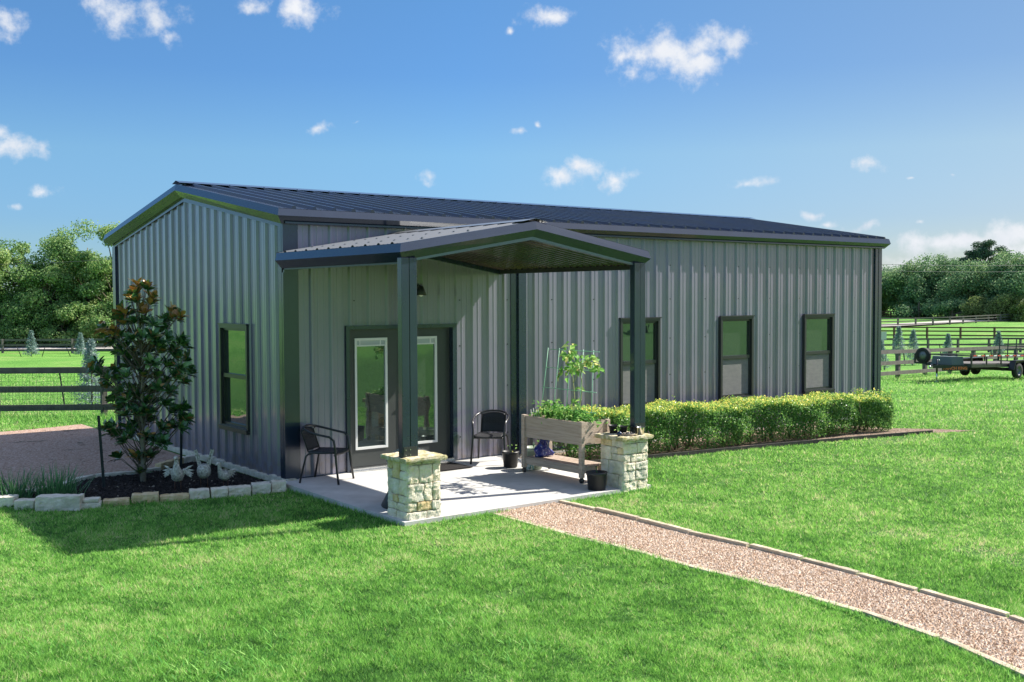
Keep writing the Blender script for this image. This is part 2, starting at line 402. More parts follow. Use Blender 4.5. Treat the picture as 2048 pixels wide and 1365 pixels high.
M['wire'] = mat('galvanised_wire', (.10, .11, .11), .5, .5, .5)
M['gwire'] = mat('green_coated_wire', (.30, .58, .42), .45, .5)
M['black'] = mat('black_plastic', (.022, .022, .024), .42, .5)
M['wicker'] = mat('black_wicker', (.02, .021, .024), .5, .5, bump=.5, bscale=120)
M['tubeb'] = mat('black_tube', (.018, .018, .02), .28, .6)
M['galv'] = mat('galvanised_steel', (.62, .63, .64), .25, .5, .95, var=[(.5, .51, .53)], vscale=14)
M['soil'] = mat('potting_soil', (.05, .032, .022), .95, .1, var=[(.09, .06, .04)], vscale=60)
M['greenpot'] = mat('sage_green_glaze', (.36, .44, .34), .35, .5, var=[(.42, .48, .38)], vscale=9)
M['tealpot'] = mat('teal_white_pattern', (.70, .74, .72), .5, .4, var=[(.03, .25, .30), (.7, .75, .74)], vscale=22, vr=(.48, .52))
M['bag'] = mat('daisy_print_plastic', (.02, .03, .20), .35, .5, var=[(.05, .06, .3), (.75, .75, .7)], vscale=26, vr=(.5, .56))
M['bird'] = mat('distressed_white_metal', (.60, .58, .52), .6, .4, .1, var=[(.42, .40, .35), (.08, .07, .06)], vscale=40, vr=(.36, .50))
M['birdred'] = mat('rusty_metal', (.12, .06, .04), .7, .3, .2)
M['steel'] = mat('dark_green_steel', (.025, .035, .035), .5, .4, .3)
M['bark'] = mat('bark', (.13, .10, .075), .95, .15, var=[(.2, .16, .12)], vscale=12, bump=.5, bscale=30)
M['barkp'] = mat('pale_bark', (.25, .21, .16), .9, .15, var=[(.33, .29, .23)], vscale=12, bump=.3, bscale=30)
M['tyre'] = mat('tyre_rubber', (.03, .03, .03), .8, .3)
M['rim'] = mat('white_rim', (.16, .17, .18), .4, .5, .5)
M['trailer'] = mat('black_trailer_paint', (.016, .018, .022), .35, .5)
M['tred'] = mat('red_reflector', (.5, .03, .03), .4, .5)
M['twhite'] = mat('white_reflector', (.75, .75, .75), .4, .5)
M['tbox'] = mat('grey_toolbox', (.10, .12, .12), .5, .5, .3)
M['orange'] = mat('orange_lettering', (.65, .16, .06), .5, .4)
M['edge'] = mat('dark_edging', (.045, .04, .038), .8, .3, var=[(.08, .07, .06)], vscale=8)
M['sign'] = mat('pale_sign', (.55, .53, .52), .6, .3)
M['mat'] = mat('dark_doormat', (.03, .028, .028), .95, .1, bump=.5, bscale=150)
M['shiny'] = mat('shiny_metal_cup', (.65, .64, .58), .2, .5, .9)
M['leaf_mag'] = leafmat('magnolia_leaf', [(0, (.02, .08, .026)), (.5, (.06, .16, .04)), (.76, (.14, .27, .07)), (.82, (.30, .15, .05)), (1, (.55, .32, .08))], .3, .06, .6)
M['leaf_tree'] = leafmat('tree_leaf', [(0, (.055, .12, .045)), (.45, (.16, .30, .085)), (1, (.40, .49, .19))], .5, .35, .3)
M['leaf_tree2'] = leafmat('far_tree_leaf', [(0, (.05, .12, .06)), (.5, (.16, .29, .13)), (1, (.36, .46, .21))], .55, .3, .25)
M['leaf_pine'] = leafmat('pine_needle', [(0, (.05, .10, .065)), (1, (.13, .20, .11))], .6, .12, .2)
M['leaf_shrub'] = leafmat('bright_shrub_leaf', [(0, (.10, .16, .05)), (1, (.28, .33, .12))], .6, .3, .2)
M['leaf_spruce'] = leafmat('blue_spruce_needle', [(0, (.14, .22, .21)), (.6, (.28, .37, .36)), (1, (.45, .53, .51))], .6, .15, .2)
M['leaf_hedge'] = leafmat('hedge_leaf', [(0, (.045, .14, .04)), (.45, (.14, .31, .075)), (.72, (.31, .49, .11)), (.88, (.62, .64, .14)), (1, (.78, .72, .20))], .38, .44, .45)
M['leaf_veg'] = leafmat('vegetable_leaf', [(0, (.08, .24, .05)), (.6, (.18, .40, .09)), (.85, (.4, .55, .2)), (1, (.55, .52, .2))], .5, .4, .3)
M['leaf_iris'] = leafmat('iris_leaf', [(0, (.03, .12, .05)), (1, (.12, .28, .10))], .45, .25, .35)
M['grass'] = leafmat('grass_blade', [(0, (.05, .15, .035)), (.42, (.175, .43, .07)), (.80, (.31, .57, .13)), (1, (.58, .55, .30))], .55, .42, .15)
M['weed'] = leafmat('crabgrass_blade', [(0, (.07, .24, .045)), (.7, (.19, .44, .09)), (1, (.36, .58, .17))], .6, .4, .1)

def ground_mat():
    m = bpy.data.materials.new('turf'); m.use_nodes = True; t = m.node_tree; p = t.nodes['Principled BSDF']
    g = t.nodes.new('ShaderNodeNewGeometry')
    def nz(sc, det=4):
        n = t.nodes.new('ShaderNodeTexNoise'); n.inputs['Scale'].default_value = sc; n.inputs['Detail'].default_value = det; n.inputs['Roughness'].default_value = .65
        t.links.new(g.outputs['Position'], n.inputs['Vector']); return n.outputs['Fac']
    def ramp(f, els):
        r = t.nodes.new('ShaderNodeValToRGB'); e = r.color_ramp.elements
        while len(e) < len(els): e.new(.5)
        for q, (ps, c) in zip(e, els): q.position = ps; q.color = (*c, 1)
        t.links.new(f, r.inputs['Fac']); return r.outputs[0]
    a = ramp(nz(.18, 6), [(.3, (.09, .25, .04)), (.52, (.17, .36, .07)), (.72, (.30, .40, .12))])
    b = ramp(nz(9, 6), [(.3, (.45, .5, .45)), (.7, (1.0, 1.0, 1.0))])
    mx = t.nodes.new('ShaderNodeMixRGB'); mx.blend_type = 'MULTIPLY'; mx.inputs['Fac'].default_value = .8
    t.links.new(a, mx.inputs['Color1']); t.links.new(b, mx.inputs['Color2'])
    # thin dry spots
    dr = ramp(nz(.7, 5), [(.70, (0, 0, 0)), (.80, (1, 1, 1))])
    mx2 = t.nodes.new('ShaderNodeMixRGB'); mx2.inputs['Color2'].default_value = (.22, .20, .09, 1)
    t.links.new(dr, mx2.inputs['Fac']); t.links.new(mx.outputs[0], mx2.inputs['Color1']); t.links.new(mx2.outputs[0], p.inputs['Base Color'])
    p.inputs['Roughness'].default_value = .9; p.inputs['Specular IOR Level'].default_value = .1
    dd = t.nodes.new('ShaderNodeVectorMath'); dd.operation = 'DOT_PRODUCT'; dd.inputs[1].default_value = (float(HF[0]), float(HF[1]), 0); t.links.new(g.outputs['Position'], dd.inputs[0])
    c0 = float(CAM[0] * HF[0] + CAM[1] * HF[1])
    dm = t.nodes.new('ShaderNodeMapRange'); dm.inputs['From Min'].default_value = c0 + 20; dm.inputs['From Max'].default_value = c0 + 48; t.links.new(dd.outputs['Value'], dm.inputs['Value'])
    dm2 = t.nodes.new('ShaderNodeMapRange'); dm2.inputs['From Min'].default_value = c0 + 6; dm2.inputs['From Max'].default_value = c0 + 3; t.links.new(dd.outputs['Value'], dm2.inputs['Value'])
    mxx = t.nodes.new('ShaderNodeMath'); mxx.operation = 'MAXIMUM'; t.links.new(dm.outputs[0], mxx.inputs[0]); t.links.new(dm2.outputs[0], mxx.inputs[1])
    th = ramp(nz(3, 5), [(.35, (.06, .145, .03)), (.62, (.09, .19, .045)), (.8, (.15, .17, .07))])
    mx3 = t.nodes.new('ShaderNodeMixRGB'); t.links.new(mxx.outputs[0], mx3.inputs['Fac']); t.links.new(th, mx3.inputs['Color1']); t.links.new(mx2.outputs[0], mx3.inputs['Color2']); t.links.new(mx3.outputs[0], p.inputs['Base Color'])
    bn = t.nodes.new('ShaderNodeBump'); bn.inputs['Strength'].default_value = .9; bn.inputs['Distance'].default_value = .08
    t.links.new(nz(14, 6), bn.inputs['Height']); t.links.new(bn.outputs[0], p.inputs['Normal'])
    return m
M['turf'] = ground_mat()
def gravel_mat(name, cols, scale, patches=None):
    m = bpy.data.materials.new(name); m.use_nodes = True; t = m.node_tree; p = t.nodes['Principled BSDF']
    g = t.nodes.new('ShaderNodeNewGeometry')
    vo = t.nodes.new('ShaderNodeTexVoronoi'); vo.inputs['Scale'].default_value = scale; t.links.new(g.outputs['Position'], vo.inputs['Vector'])
    sp = t.nodes.new('ShaderNodeSeparateColor'); t.links.new(vo.outputs['Color'], sp.inputs[0])
    r = t.nodes.new('ShaderNodeValToRGB'); e = r.color_ramp.elements
    while len(e) < len(cols): e.new(.5)
    for i, (q, c) in enumerate(zip(e, cols)): q.position = i / (len(cols) - 1); q.color = (*c, 1)
    t.links.new(sp.outputs[0], r.inputs['Fac']); col = r.outputs[0]
    dk = t.nodes.new('ShaderNodeMapRange'); dk.inputs['From Min'].default_value = .25; dk.inputs['From Max'].default_value = .75; dk.inputs['To Min'].default_value = 1; dk.inputs['To Max'].default_value = .55
    t.links.new(vo.outputs['Distance'], dk.inputs['Value'])
    mx = t.nodes.new('ShaderNodeMixRGB'); mx.blend_type = 'MULTIPLY'; mx.inputs['Fac'].default_value = .6
    t.links.new(col, mx.inputs['Color1']); t.links.new(dk.outputs[0], mx.inputs['Color2']); col = mx.outputs[0]
    if patches:
        n = t.nodes.new('ShaderNodeTexNoise'); n.inputs['Scale'].default_value = patches[0]; n.inputs['Detail'].default_value = 7; n.inputs['Roughness'].default_value = .7
        mp = t.nodes.new('ShaderNodeMapping'); mp.inputs['Scale'].default_value = (1, 1, 1); t.links.new(g.outputs['Position'], mp.inputs['Vector']); t.links.new(mp.outputs[0], n.inputs['Vector'])
        r2 = t.nodes.new('ShaderNodeValToRGB'); r2.color_ramp.elements[0].position = patches[1]; r2.color_ramp.elements[1].position = patches[1] + .06
        t.links.new(n.outputs['Fac'], r2.inputs['Fac'])
        m2 = t.nodes.new('ShaderNodeMixRGB'); m2.inputs['Color2'].default_value = (*patches[2], 1)
        t.links.new(r2.outputs[0], m2.inputs['Fac']); t.links.new(col, m2.inputs['Color1']); col = m2.outputs[0]
    t.links.new(col, p.inputs['Base Color']); p.inputs['Roughness'].default_value = .9; p.inputs['Specular IOR Level'].default_value = .15
    bn = t.nodes.new('ShaderNodeBump'); bn.inputs['Strength'].default_value = .9; bn.inputs['Distance'].default_value = .012; bn.invert = True
    t.links.new(vo.outputs['Distance'], bn.inputs['Height']); t.links.new(bn.outputs[0], p.inputs['Normal'])
    return m
M['gravel'] = gravel_mat('pink_granite_gravel', [(.30, .18, .115), (.46, .32, .225), (.57, .43, .325), (.65, .53, .42)], 55)
M['drive'] = gravel_mat('drive_gravel', [(.28, .17, .12), (.40, .26, .19), (.48, .34, .27), (.52, .40, .33)], 40, (1.6, .60, (.07, .06, .035)))
M['mulch'] = gravel_mat('dark_mulch', [(.010, .008, .008), (.022, .017, .016), (.035, .027, .024), (.05, .04, .036)], 45)
M['chips'] = gravel_mat('wood_chip_mulch', [(.10, .065, .045), (.20, .14, .10), (.30, .22, .16), (.38, .30, .24)], 40)
M['road'] = mat('pale_road', (.36, .33, .30), .9, .2, var=[(.42, .39, .36)], vscale=.6)

# ================================================================== terrain and flat ground
Ds = np.concatenate([np.linspace(-380, -30, 14), np.linspace(-25, 20, 19), np.linspace(21.5, 60, 24), np.linspace(65, 240, 36), np.linspace(260, 2400, 14)])
Ls = np.concatenate([np.linspace(-1500, -110, 9), np.linspace(-100, 100, 81), np.linspace(110, 1700, 9)])
gx = CAM[0] + Ds[:, None] * HF[0] + Ls[None] * HR[0]; gy = CAM[1] + Ds[:, None] * HF[1] + Ls[None] * HR[1]
gz = terr(gx, gy)
und = 0.12 * np.sin(gx * .11 + 1.3) * np.sin(gy * .083) * np.clip((Ds[:, None] - 30) / 30, 0, 1)
gz = gz + und
V = np.stack([gx, gy, gz], -1).reshape(-1, 3); nc = len(Ls)
ii = np.arange((len(Ds) - 1))[:, None] * nc + np.arange(nc - 1)[None]
F = np.stack([ii, ii + 1, ii + nc + 1, ii + nc], -1).reshape(-1, 4)
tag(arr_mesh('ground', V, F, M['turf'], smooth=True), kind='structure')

GZ = -0.08
def sheet(name, poly, z, m):
    mb = MB(); mb.add([(x, y, z) for x, y in poly], [tuple(range(len(poly)))])
    return tag(mb.build(name, m), kind='structure')
# concrete porch slab, falls slightly to the front
mb = MB()
mb.add([(-.13, .05, -.3), (3.74, .05, -.3), (3.74, -3.27, -.3), (-.13, -3.27, -.3), (-.13, .05, 0), (3.74, .05, 0), (3.74, -3.27, -.03), (-.13, -3.27, -.03)],
       [(0, 1, 2, 3), (7, 6, 5, 4), (0, 4, 5, 1), (1, 5, 6, 2), (2, 6, 7, 3), (3, 7, 4, 0)])
tag(mb.build('porch_slab', M['concrete']), kind='structure')
# gravel path following the photo
_pl = [(1130, 1066), (1260, 1100), (1380, 1133), (1500, 1161), (1620, 1195), (1720, 1223), (1820, 1257), (1900, 1286), (1980, 1319), (2048, 1351), (2180, 1415), (2330, 1500)]
_pr = [(1250, 1038), (1370, 1069), (1480, 1093), (1590, 1121), (1720, 1155), (1850, 1191), (1960, 1222), (2048, 1249), (2200, 1300), (2380, 1365)]
_q0, _q1 = G(992, 1027, -.08), G(1120, 1008, -.08)
pathL = [(_q0[0], -3.28)] + [G(x, y, -.08)[:2] for x, y in _pl]
pathR = [(_q1[0], -3.28)] + [G(x, y, -.08)[:2] for x, y in _pr]
mb = MB(); ys_ = np.linspace(-3.28, max(pathL[-1][1], pathR[-1][1]), 40); n = len(ys_)
_e = lambda P, y: float(np.interp(-y, [-p[1] for p in P], [p[0] for p in P]))
mb.add([(_e(pathL, y), y, GZ + .012) for y in ys_] + [(_e(pathR, y), y, GZ + .012) for y in ys_], [(i, i + 1, n + i + 1, n + i) for i in range(n - 1)])
tag(mb.build('gravel_path', M['gravel']), kind='structure')
# loose pebbles on the path, so it is not a flat sheet
def pebbles(name, n, sampler, size, m, zbase):
    P = np.array([sampler() for _ in range(n)]); r = rng.uniform(size * .5, size, n)
    base = np.array([(1, 0, 0), (0, 1, 0), (-1, 0, 0), (0, -1, 0), (0, 0, .75)])
    ang = rng.uniform(0, 6.28, n); c, s_ = np.cos(ang), np.sin(ang)
    V = np.empty((n, 5, 3)); jit = rng.uniform(.7, 1.3, (n, 5, 1))
    b = base[None] * jit * r[:, None, None]
    V[..., 0] = b[..., 0] * c[:, None] - b[..., 1] * s_[:, None] + P[:, 0:1]; V[..., 1] = b[..., 0] * s_[:, None] + b[..., 1] * c[:, None] + P[:, 1:2]; V[..., 2] = b[..., 2] + zbase
    F0 = np.array([(0, 1, 4), (1, 2, 4), (2, 3, 4), (3, 0, 4)])
    F = (np.arange(n)[:, None, None] * 5 + F0[None]).reshape(-1, 3)
    return arr_mesh(name, V.reshape(-1, 3), F, m, attrs={'rnd': np.repeat(rng.random(n), 5)})
M['pebble'] = leafmat('pebble', [(0, (.30, .18, .11)), (.4, (.48, .345, .235)), (.8, (.60, .47, .36)), (1, (.70, .61, .50))], .9, 0, .2)
pl_, pr_ = np.array(pathL), np.array(pathR)
def samp_path():
    y = -3.27 - 8.6 * rng.random() ; a = np.interp(-y, -pl_[:, 1], pl_[:, 0]); b = np.interp(-y, -pr_[:, 1], pr_[:, 0])
    return (a + .04 + (b - a - .08) * rng.random(), y)
tag(pebbles('path_pebbles', 26000, samp_path, .016, M['pebble'], GZ + .012), 'loose pink granite pebbles covering the garden path', 'gravel', kind='stuff')
# planting bed, gravel drive, hedge strip
bed_front = [(-3.9, .95), (-3.4, .62), (-2.95, .30), (-2.5, .08), (-2.1, .08), (-1.6, .02), (-1.1, -.10), (-.6, -.18), (-.13, -.12)]
bed_back = [(-.13, 2.78), (-.45, 2.62), (-.95, 2.22), (-1.4, 2.10), (-1.9, 2.16), (-2.2, 1.97), (-2.5, 1.62), (-2.85, 1.45), (-3.4, 1.55), (-4.2, 1.9)]
sheet('planting_bed', bed_front + bed_back + [(-4.4, 1.3)], GZ + .03, M['mulch'])
sheet('gravel_drive', [(-9, 4.6), (-6, 2.4), (-4.2, 1.9), (-3.4, 1.55), (-2.85, 1.45), (-2.5, 1.62), (-2.2, 1.97), (-1.9, 2.16), (-1.4, 2.1), (-.95, 2.22), (-.45, 2.62), (-.1, 2.8), (-.1, 9.3), (-1.2, 9.0), (-3.0, 8.9), (-5, 9.6), (-9, 11)], GZ + .006, M['drive'])
sheet('hedge_strip', [(3.74, -1.10), (5.65, -1.36), (8.28, -1.73), (10.7, -2.16), (11.9, -2.42), (12.9, -2.75), (12.6, -2.2), (12.0, -1.5), (11.9, .03), (3.74, .03)], GZ + .008, M['chips'])
mb = MB()
el_ = [(3.74, -1.12), (5.65, -1.38), (8.28, -1.75), (10.7, -2.18), (11.9, -2.44)]
for a, b in zip(el_, el_[1:]): mb.bar((*a, GZ), (*b, GZ), .025, .13)
tag(mb.build('garden_edging', M['edge']), 'low dark edging strip between hedge mulch and lawn', 'edging')
def strip_road(name, pts, w):
    mb = MB(); P = [np.array(p[:2]) for p in pts]; L = []; R = []
    for i, p in enumerate(P):
        t = P[min(i + 1, len(P) - 1)] - P[max(i - 1, 0)]; t = t / np.linalg.norm(t); nrm = np.array([-t[1], t[0]])
        L.append(p + nrm * w / 2); R.append(p - nrm * w / 2)
    vs = [(q[0], q[1], float(terr(*q)) + .16) for q in L + R]; n = len(P)
    mb.add(vs, [(n + i, n + i + 1, i + 1, i) for i in range(n - 1)]); return tag(mb.build(name, M['road']), kind='structure')
strip_road('road', [at(px, 112) for px in range(-500, 700, 80)], 6)
strip_road('far_road', [at(px, D) for px, D in ((1500, 160), (1650, 165), (1760, 172), (1850, 180), (1950, 192), (2048, 205), (2200, 230), (2500, 260))], 6)

# ================================================================== metal building
PITCH = .3048
PROF = [(0, 0), (.022, .032), (.056, .032), (.078, 0), (.126, 0), (.132, .005), (.146, .005), (.152, 0), (.222, 0), (.228, .005), (.242, .005), (.248, 0)]
def prof_pts(a, b, ph, cuts=()):
    """(u, height) points of the ribbed panel between a and b"""
    def h(u):
        t = (u - ph) % PITCH
        us = [p[0] for p in PROF] + [PITCH]; hs_ = [p[1] for p in PROF] + [0]
        return float(np.interp(t, us, hs_))
    us = {round(a, 5), round(b, 5)} | {round(c, 5) for c in cuts if a < c < b}
    k0 = int(math.floor((a - ph) / PITCH)) - 1; k1 = int(math.ceil((b - ph) / PITCH)) + 1
    for k in range(k0, k1):
        for p, _ in PROF:
            u = ph + k * PITCH + p
            if a < u < b: us.add(round(u, 5))
    return [(u, h(u)) for u in sorted(us)]
def ribbed(mb, a, b, ph, zb, zt, place, openings=()):
    """openings: (u0,u1,z0,z1)"""
    cuts = [c for o in openings for c in o[:2]]
    pts = prof_pts(a, b, ph, cuts)
    for (u0, h0), (u1, h1) in zip(pts, pts[1:]):
        um = (u0 + u1) / 2
        iv = [('b', 't')]
        segs = [(zb, zb, zt(u0), zt(u1))]
        for o in openings:
            if o[0] < um < o[1]:
                ns = []
                for (z00, z01, z10, z11) in segs:
                    if o[2] > z00: ns.append((z00, z01, o[2], o[2]))
                    if o[3] < z10: ns.append((o[3], o[3], z10, z11))
                segs = ns
        for (z00, z01, z10, z11) in segs:
            mb.add([place(u0, h0, z00), place(u1, h1, z01), place(u1, h1, z11), place(u0, h0, z10)], [(0, 1, 2, 3)])
LEN, DEP, EAVE, PK = 13.86, 7.315, 3.5, 4.11
SLOPE = (PK - EAVE) / (DEP / 2)
bld = thing('metal_building', 'long grey ribbed metal workshop with dark trim and gabled entrance porch', 'building', (0, 0, 0))
WIN = [(6.23, 7.19), (8.775, 9.70), (11.255, 12.21)]; WZ0, WZ1 = .555, 2.11
DX0, DX1, DZ1 = .97, 2.81, 2.075
ops = [(a + .02, b - .02, WZ0 + .02, WZ1 - .02) for a, b in WIN] + [(DX0, DX1, -1, DZ1)]
mb = MB(); ribbed(mb, .17, LEN - .22, 4.3656 - .02, -.02, lambda u: EAVE + .03, lambda u, h, z: (u, .032 - h, z), ops)
mb.build('front_wall', M['siding'], bld)
mb = MB()
gt = lambda u: EAVE - .02 + SLOPE * (u if u < DEP / 2 else DEP - u)
ribbed(mb, .1, DEP - .1, .3046 - .045, -.02, gt, lambda u, h, z: (.032 - h, u, z), [(1.20, 2.20, .56, 2.08)])
mb.build('gable_wall', M['siding'], bld)
mb = MB(); mb.quad((LEN, 0, -.02), (LEN, DEP, -.02), (LEN, DEP, EAVE), (LEN, 0, EAVE)); mb.add([(LEN, 0, EAVE), (LEN, DEP, EAVE), (LEN, DEP / 2, PK)], [(0, 1, 2)])
mb.quad((0.03, DEP, -.02), (0.03, DEP, EAVE), (LEN, DEP, EAVE), (LEN, DEP, -.02)); mb.build('rear_wall', M['siding'], bld)
mb = MB(); mb.box(.0, LEN - .03, .0, DEP, -.3, -.021); mb.build('foundation', M['concrete'], bld)
# corner trims
mb = MB(); mb.box(-.02, .185, -.016, .03, -.02, EAVE + .02); mb.box(-.022, .03, .03, .13, -.02, EAVE + .02); mb.box(.185, .215, .003, .034, -.02, EAVE + .02); mb.build('corner_trim', M['trim'], bld)
mb = MB(); mb.box(LEN - .20, LEN - .09, -.016, .03, -.02, EAVE + .02); mb.box(LEN - .09, LEN + .02, -.024, .05, -.02, EAVE + .02); mb.box(LEN - .30, LEN - .20, .012, .034, -.02, EAVE + .02); mb.build('corner_trim', M['trim'], bld)
mb = MB(); mb.box(-.022, .03, DEP - .14, DEP + .02, -.02, EAVE - .03); mb.build('corner_trim', M['trim'], bld)
mb = MB(); mb.box(4.03, 4.105, -.02, .034, -.02, EAVE + .02); mb.box(4.105, 4.20, .006, .034, -.02, EAVE + .02); mb.box(3.9, 4.03, .018, .034, -.02, EAVE + .02); mb.build('joint_trim', M['trim'], bld)
mb = MB(); mb.box(.2, DX0 - .0, -.004, .03, -.02, .012); mb.box(DX1, LEN - .2, -.004, .03, -.02, .012); mb.build('base_trim', M['trim'], bld)
# main roof: ribbed panels down the slope
OH = .13
def roof_panels(mb, x0, x1, ph, ridge, eave_y0, z_e, sl, sign=1, ribh=.032, pitch=PITCH):
    pts = [(u, h * 1.35) for u, h in prof_pts(x0, x1, ph)]
    for (u0, h0), (u1, h1) in zip(pts, pts[1:]):
        L_ = abs(ridge - eave_y0)
        a = (u0, eave_y0, z_e + h0); b = (u1, eave_y0, z_e + h1); c = (u1, ridge, z_e + sl * L_ + h1); d = (u0, ridge, z_e + sl * L_ + h0)
        mb.add([a, b, c, d] if sign > 0 else [d, c, b, a], [(0, 1, 2, 3)])
        if h0 + h1 > 0: mb.add([(u0, eave_y0, z_e), (u1, eave_y0, z_e), b, a], [(0, 1, 2, 3)])
RZ = 3.70
mb = MB()
roof_panels(mb, -OH + .005, LEN + OH - .005, .06, DEP / 2, -OH + .003, RZ - .002, SLOPE)
roof_panels(mb, -OH + .005, LEN + OH - .005, .06, DEP / 2, DEP + OH - .003, RZ - .002, SLOPE, -1)
roof = mb.build('roof', M['roof'], bld)
RPK = RZ + SLOPE * (DEP / 2 + OH - .003)
mb = MB()
for sgn in (1, -1):
    y0 = DEP / 2; y1 = DEP / 2 - sgn * .17
    for k, (a, b) in enumerate(((0, 1),)):
        mb.add([(-OH, y0, RPK + .065), (LEN + OH, y0, RPK + .065), (LEN + OH, y1, RPK + .038 - .17 * SLOPE + .01), (-OH, y1, RPK + .038 - .17 * SLOPE + .01)], [(0, 1, 2, 3) if sgn < 0 else (3, 2, 1, 0)])
for x in np.arange(.1, LEN, .61): mb.box(x, x + .02, DEP / 2 - .165, DEP / 2 - .15, RPK + .01, RPK + .028)
mb.build('ridge_cap', M['trim'], roof)
# sculptured fascia: v shaped profile with a crease (d outwards, z)
FAS = [(-.006, .0), (.02, -.10), (-.075, -.205), (-.13, -.205)]
def fascia_line(mb, pts_out, outs, z_of, prof=FAS):
    """pts_out: corner points (x,y,z) of the roof edge, outs: outward xy direction (mitred) at each"""
    for (p0, o0), (p1, o1) in zip(zip(pts_out, outs), zip(pts_out[1:], outs[1:])):
        for (d0, z0), (d1, z1) in zip(prof, prof[1:]):
            A = lambda p, o, d, z: (p[0] + o[0] * d, p[1] + o[1] * d, p[2] + z)
            mb.add([A(p0, o0, d0, z0), A(p0, o0, d1, z1), A(p1, o1, d1, z1), A(p1, o1, d0, z0)], [(0, 1, 2, 3)])
eL = (-OH, -OH, RZ); eR = (LEN + OH, -OH, RZ); pkL = (-OH, DEP / 2, RZ + .005 + SLOPE * (DEP / 2 + OH)); bL = (-OH, DEP + OH, RZ)
mb = MB(); fascia_line(mb, [eL, eR], [(-1, -1), (1, -1)], None); mb.box(-.02, LEN, -.1, .0, EAVE - .0, EAVE + .025); mb.build('eave_trim', M['trim'], bld)
mb = MB(); fascia_line(mb, [bL, pkL, eL], [(-1, 1), (-1, 0), (-1, -1)], None)
# light closure strip under the rake
for (a, b) in ((0.0, DEP / 2), (DEP / 2, DEP)):
    za, zb = gt(a + 1e-6), gt(b - 1e-6)
    mb.add([(-.012, a, za - .03), (-.012, b, zb - .03), (-.012, b, zb + .12), (-.012, a, za + .12)], [(3, 2, 1, 0)])
mb.build('rake_trim', M['trim'], bld)
mb = MB(); fascia_line(mb, [eR, (LEN + OH, DEP / 2, RZ + SLOPE * (DEP / 2 + OH)), (LEN + OH, DEP + OH, RZ)], [(1, -1), (1, 0), (1, 1)], None); mb.build('rake_trim', M['trim'], bld)
# screws
mb = MB()
for z in (.35, 1.1, 1.75, 2.45, 3.05):
    for k in range(0, 46):
        x = 4.3656 - .02 + (k - 14) * PITCH + .098
        if k % 3 == 0 and .25 < x < LEN - .3 and not any(a - .02 < x < b + .02 and zz0 < z < zz1 for a, b, zz0, zz1 in ops): mb.box(x - .007, x + .007, .022, .034, z - .007, z + .007)
for z in (.4, 1.2, 1.95, 2.6, 3.2):
    for k in range(0, 24):
        y = .3046 - .045 + k * PITCH + .098
        if k % 3 == 1 and y < DEP - .2 and z < gt(y) - .1 and not (1.2 < y < 2.2 and .5 < z < 2.1): mb.box(.022, .034, y - .007, y + .007, z - .007, z + .007)
mb.build('wall_screws', M['dark'], bld)['kind'] = 'stuff'

# windows -----------------------------------------------------------
def window(x0, x1, z0, z1, place, flip=False, screen=True):
    """place(u, d, z): u along the wall, d outwards from the rib line"""
    def bx(mb, u0, u1, d0, d1, a, b):
        P = [place(u, d, z) for z in (a, b) for (u, d) in ((u0, d0), (u1, d0), (u1, d1), (u0, d1))]
        mb.add(P, [(3, 2, 1, 0), (4, 5, 6, 7), (0, 1, 5, 4), (1, 2, 6, 5), (2, 3, 7, 6), (3, 0, 4, 7)])
    w = .05
    mb = MB()
    bx(mb, x0, x0 + w, -.07, .032, z0, z1); bx(mb, x1 - w, x1, -.07, .032, z0, z1)
    bx(mb, x0 + w, x1 - w, -.07, .032, z1 - w, z1); bx(mb, x0 + w, x1 - w, -.07, .034, z0, z0 + w)
    bx(mb, x0 - .015, x1 + .015, .0, .048, z1, z1 + .022)
    i0, i1 = x0 + w, x1 - w
    for (a, b) in ((i0, i0 + .035), (i1 - .035, i1)): bx(mb, a, b, -.07, -.008, z0 + w, z1 - w)
    bx(mb, i0 + .035, i1 - .035, -.07, -.008, z1 - w - .035, z1 - w); bx(mb, i0 + .035, i1 - .035, -.07, -.008, z0 + w, z0 + w + .035)
    fr = mb.build('window', M['frame'], bld)
    zm = (z0 + z1) / 2 + .015
    mb = MB(); bx(mb, i0 + .035, i1 - .035, -.07, .004, zm - .03, zm + .03); mb.build('meeting_rail', M['frame'], fr)
    mb = MB(); bx(mb, x0 - .01, x1 + .01, .034, .062, z0, z0 + .035); bx(mb, x0 - .01, x1 + .01, -.0, .055, z0 - .03, z0 - .002); mb.build('sill', M['frame'], fr)
    mb = MB(); bx(mb, i0 + .035, i1 - .035, -.05, -.035, zm + .03, z1 - w - .035); mb.build('upper_pane', M['glass'], fr)
    mb = MB(); bx(mb, i0 + .035, i1 - .035, -.06, -.045, z0 + w + .035, zm - .03); mb.build('lower_pane', M['glass'], fr)
    if screen:
        mb = MB(); bx(mb, i0 + .036, i1 - .036, -.030, -.026, z0 + w + .036, zm - .031); mb.build('insect_screen', M['screen'], fr)
    return fr
for a, b in WIN: window(a, b, WZ0, WZ1, lambda u, d, z: (u, -d, z))
window(1.19, 2.21, .535, 2.095, lambda u, d, z: (-d, u, z), screen=False)

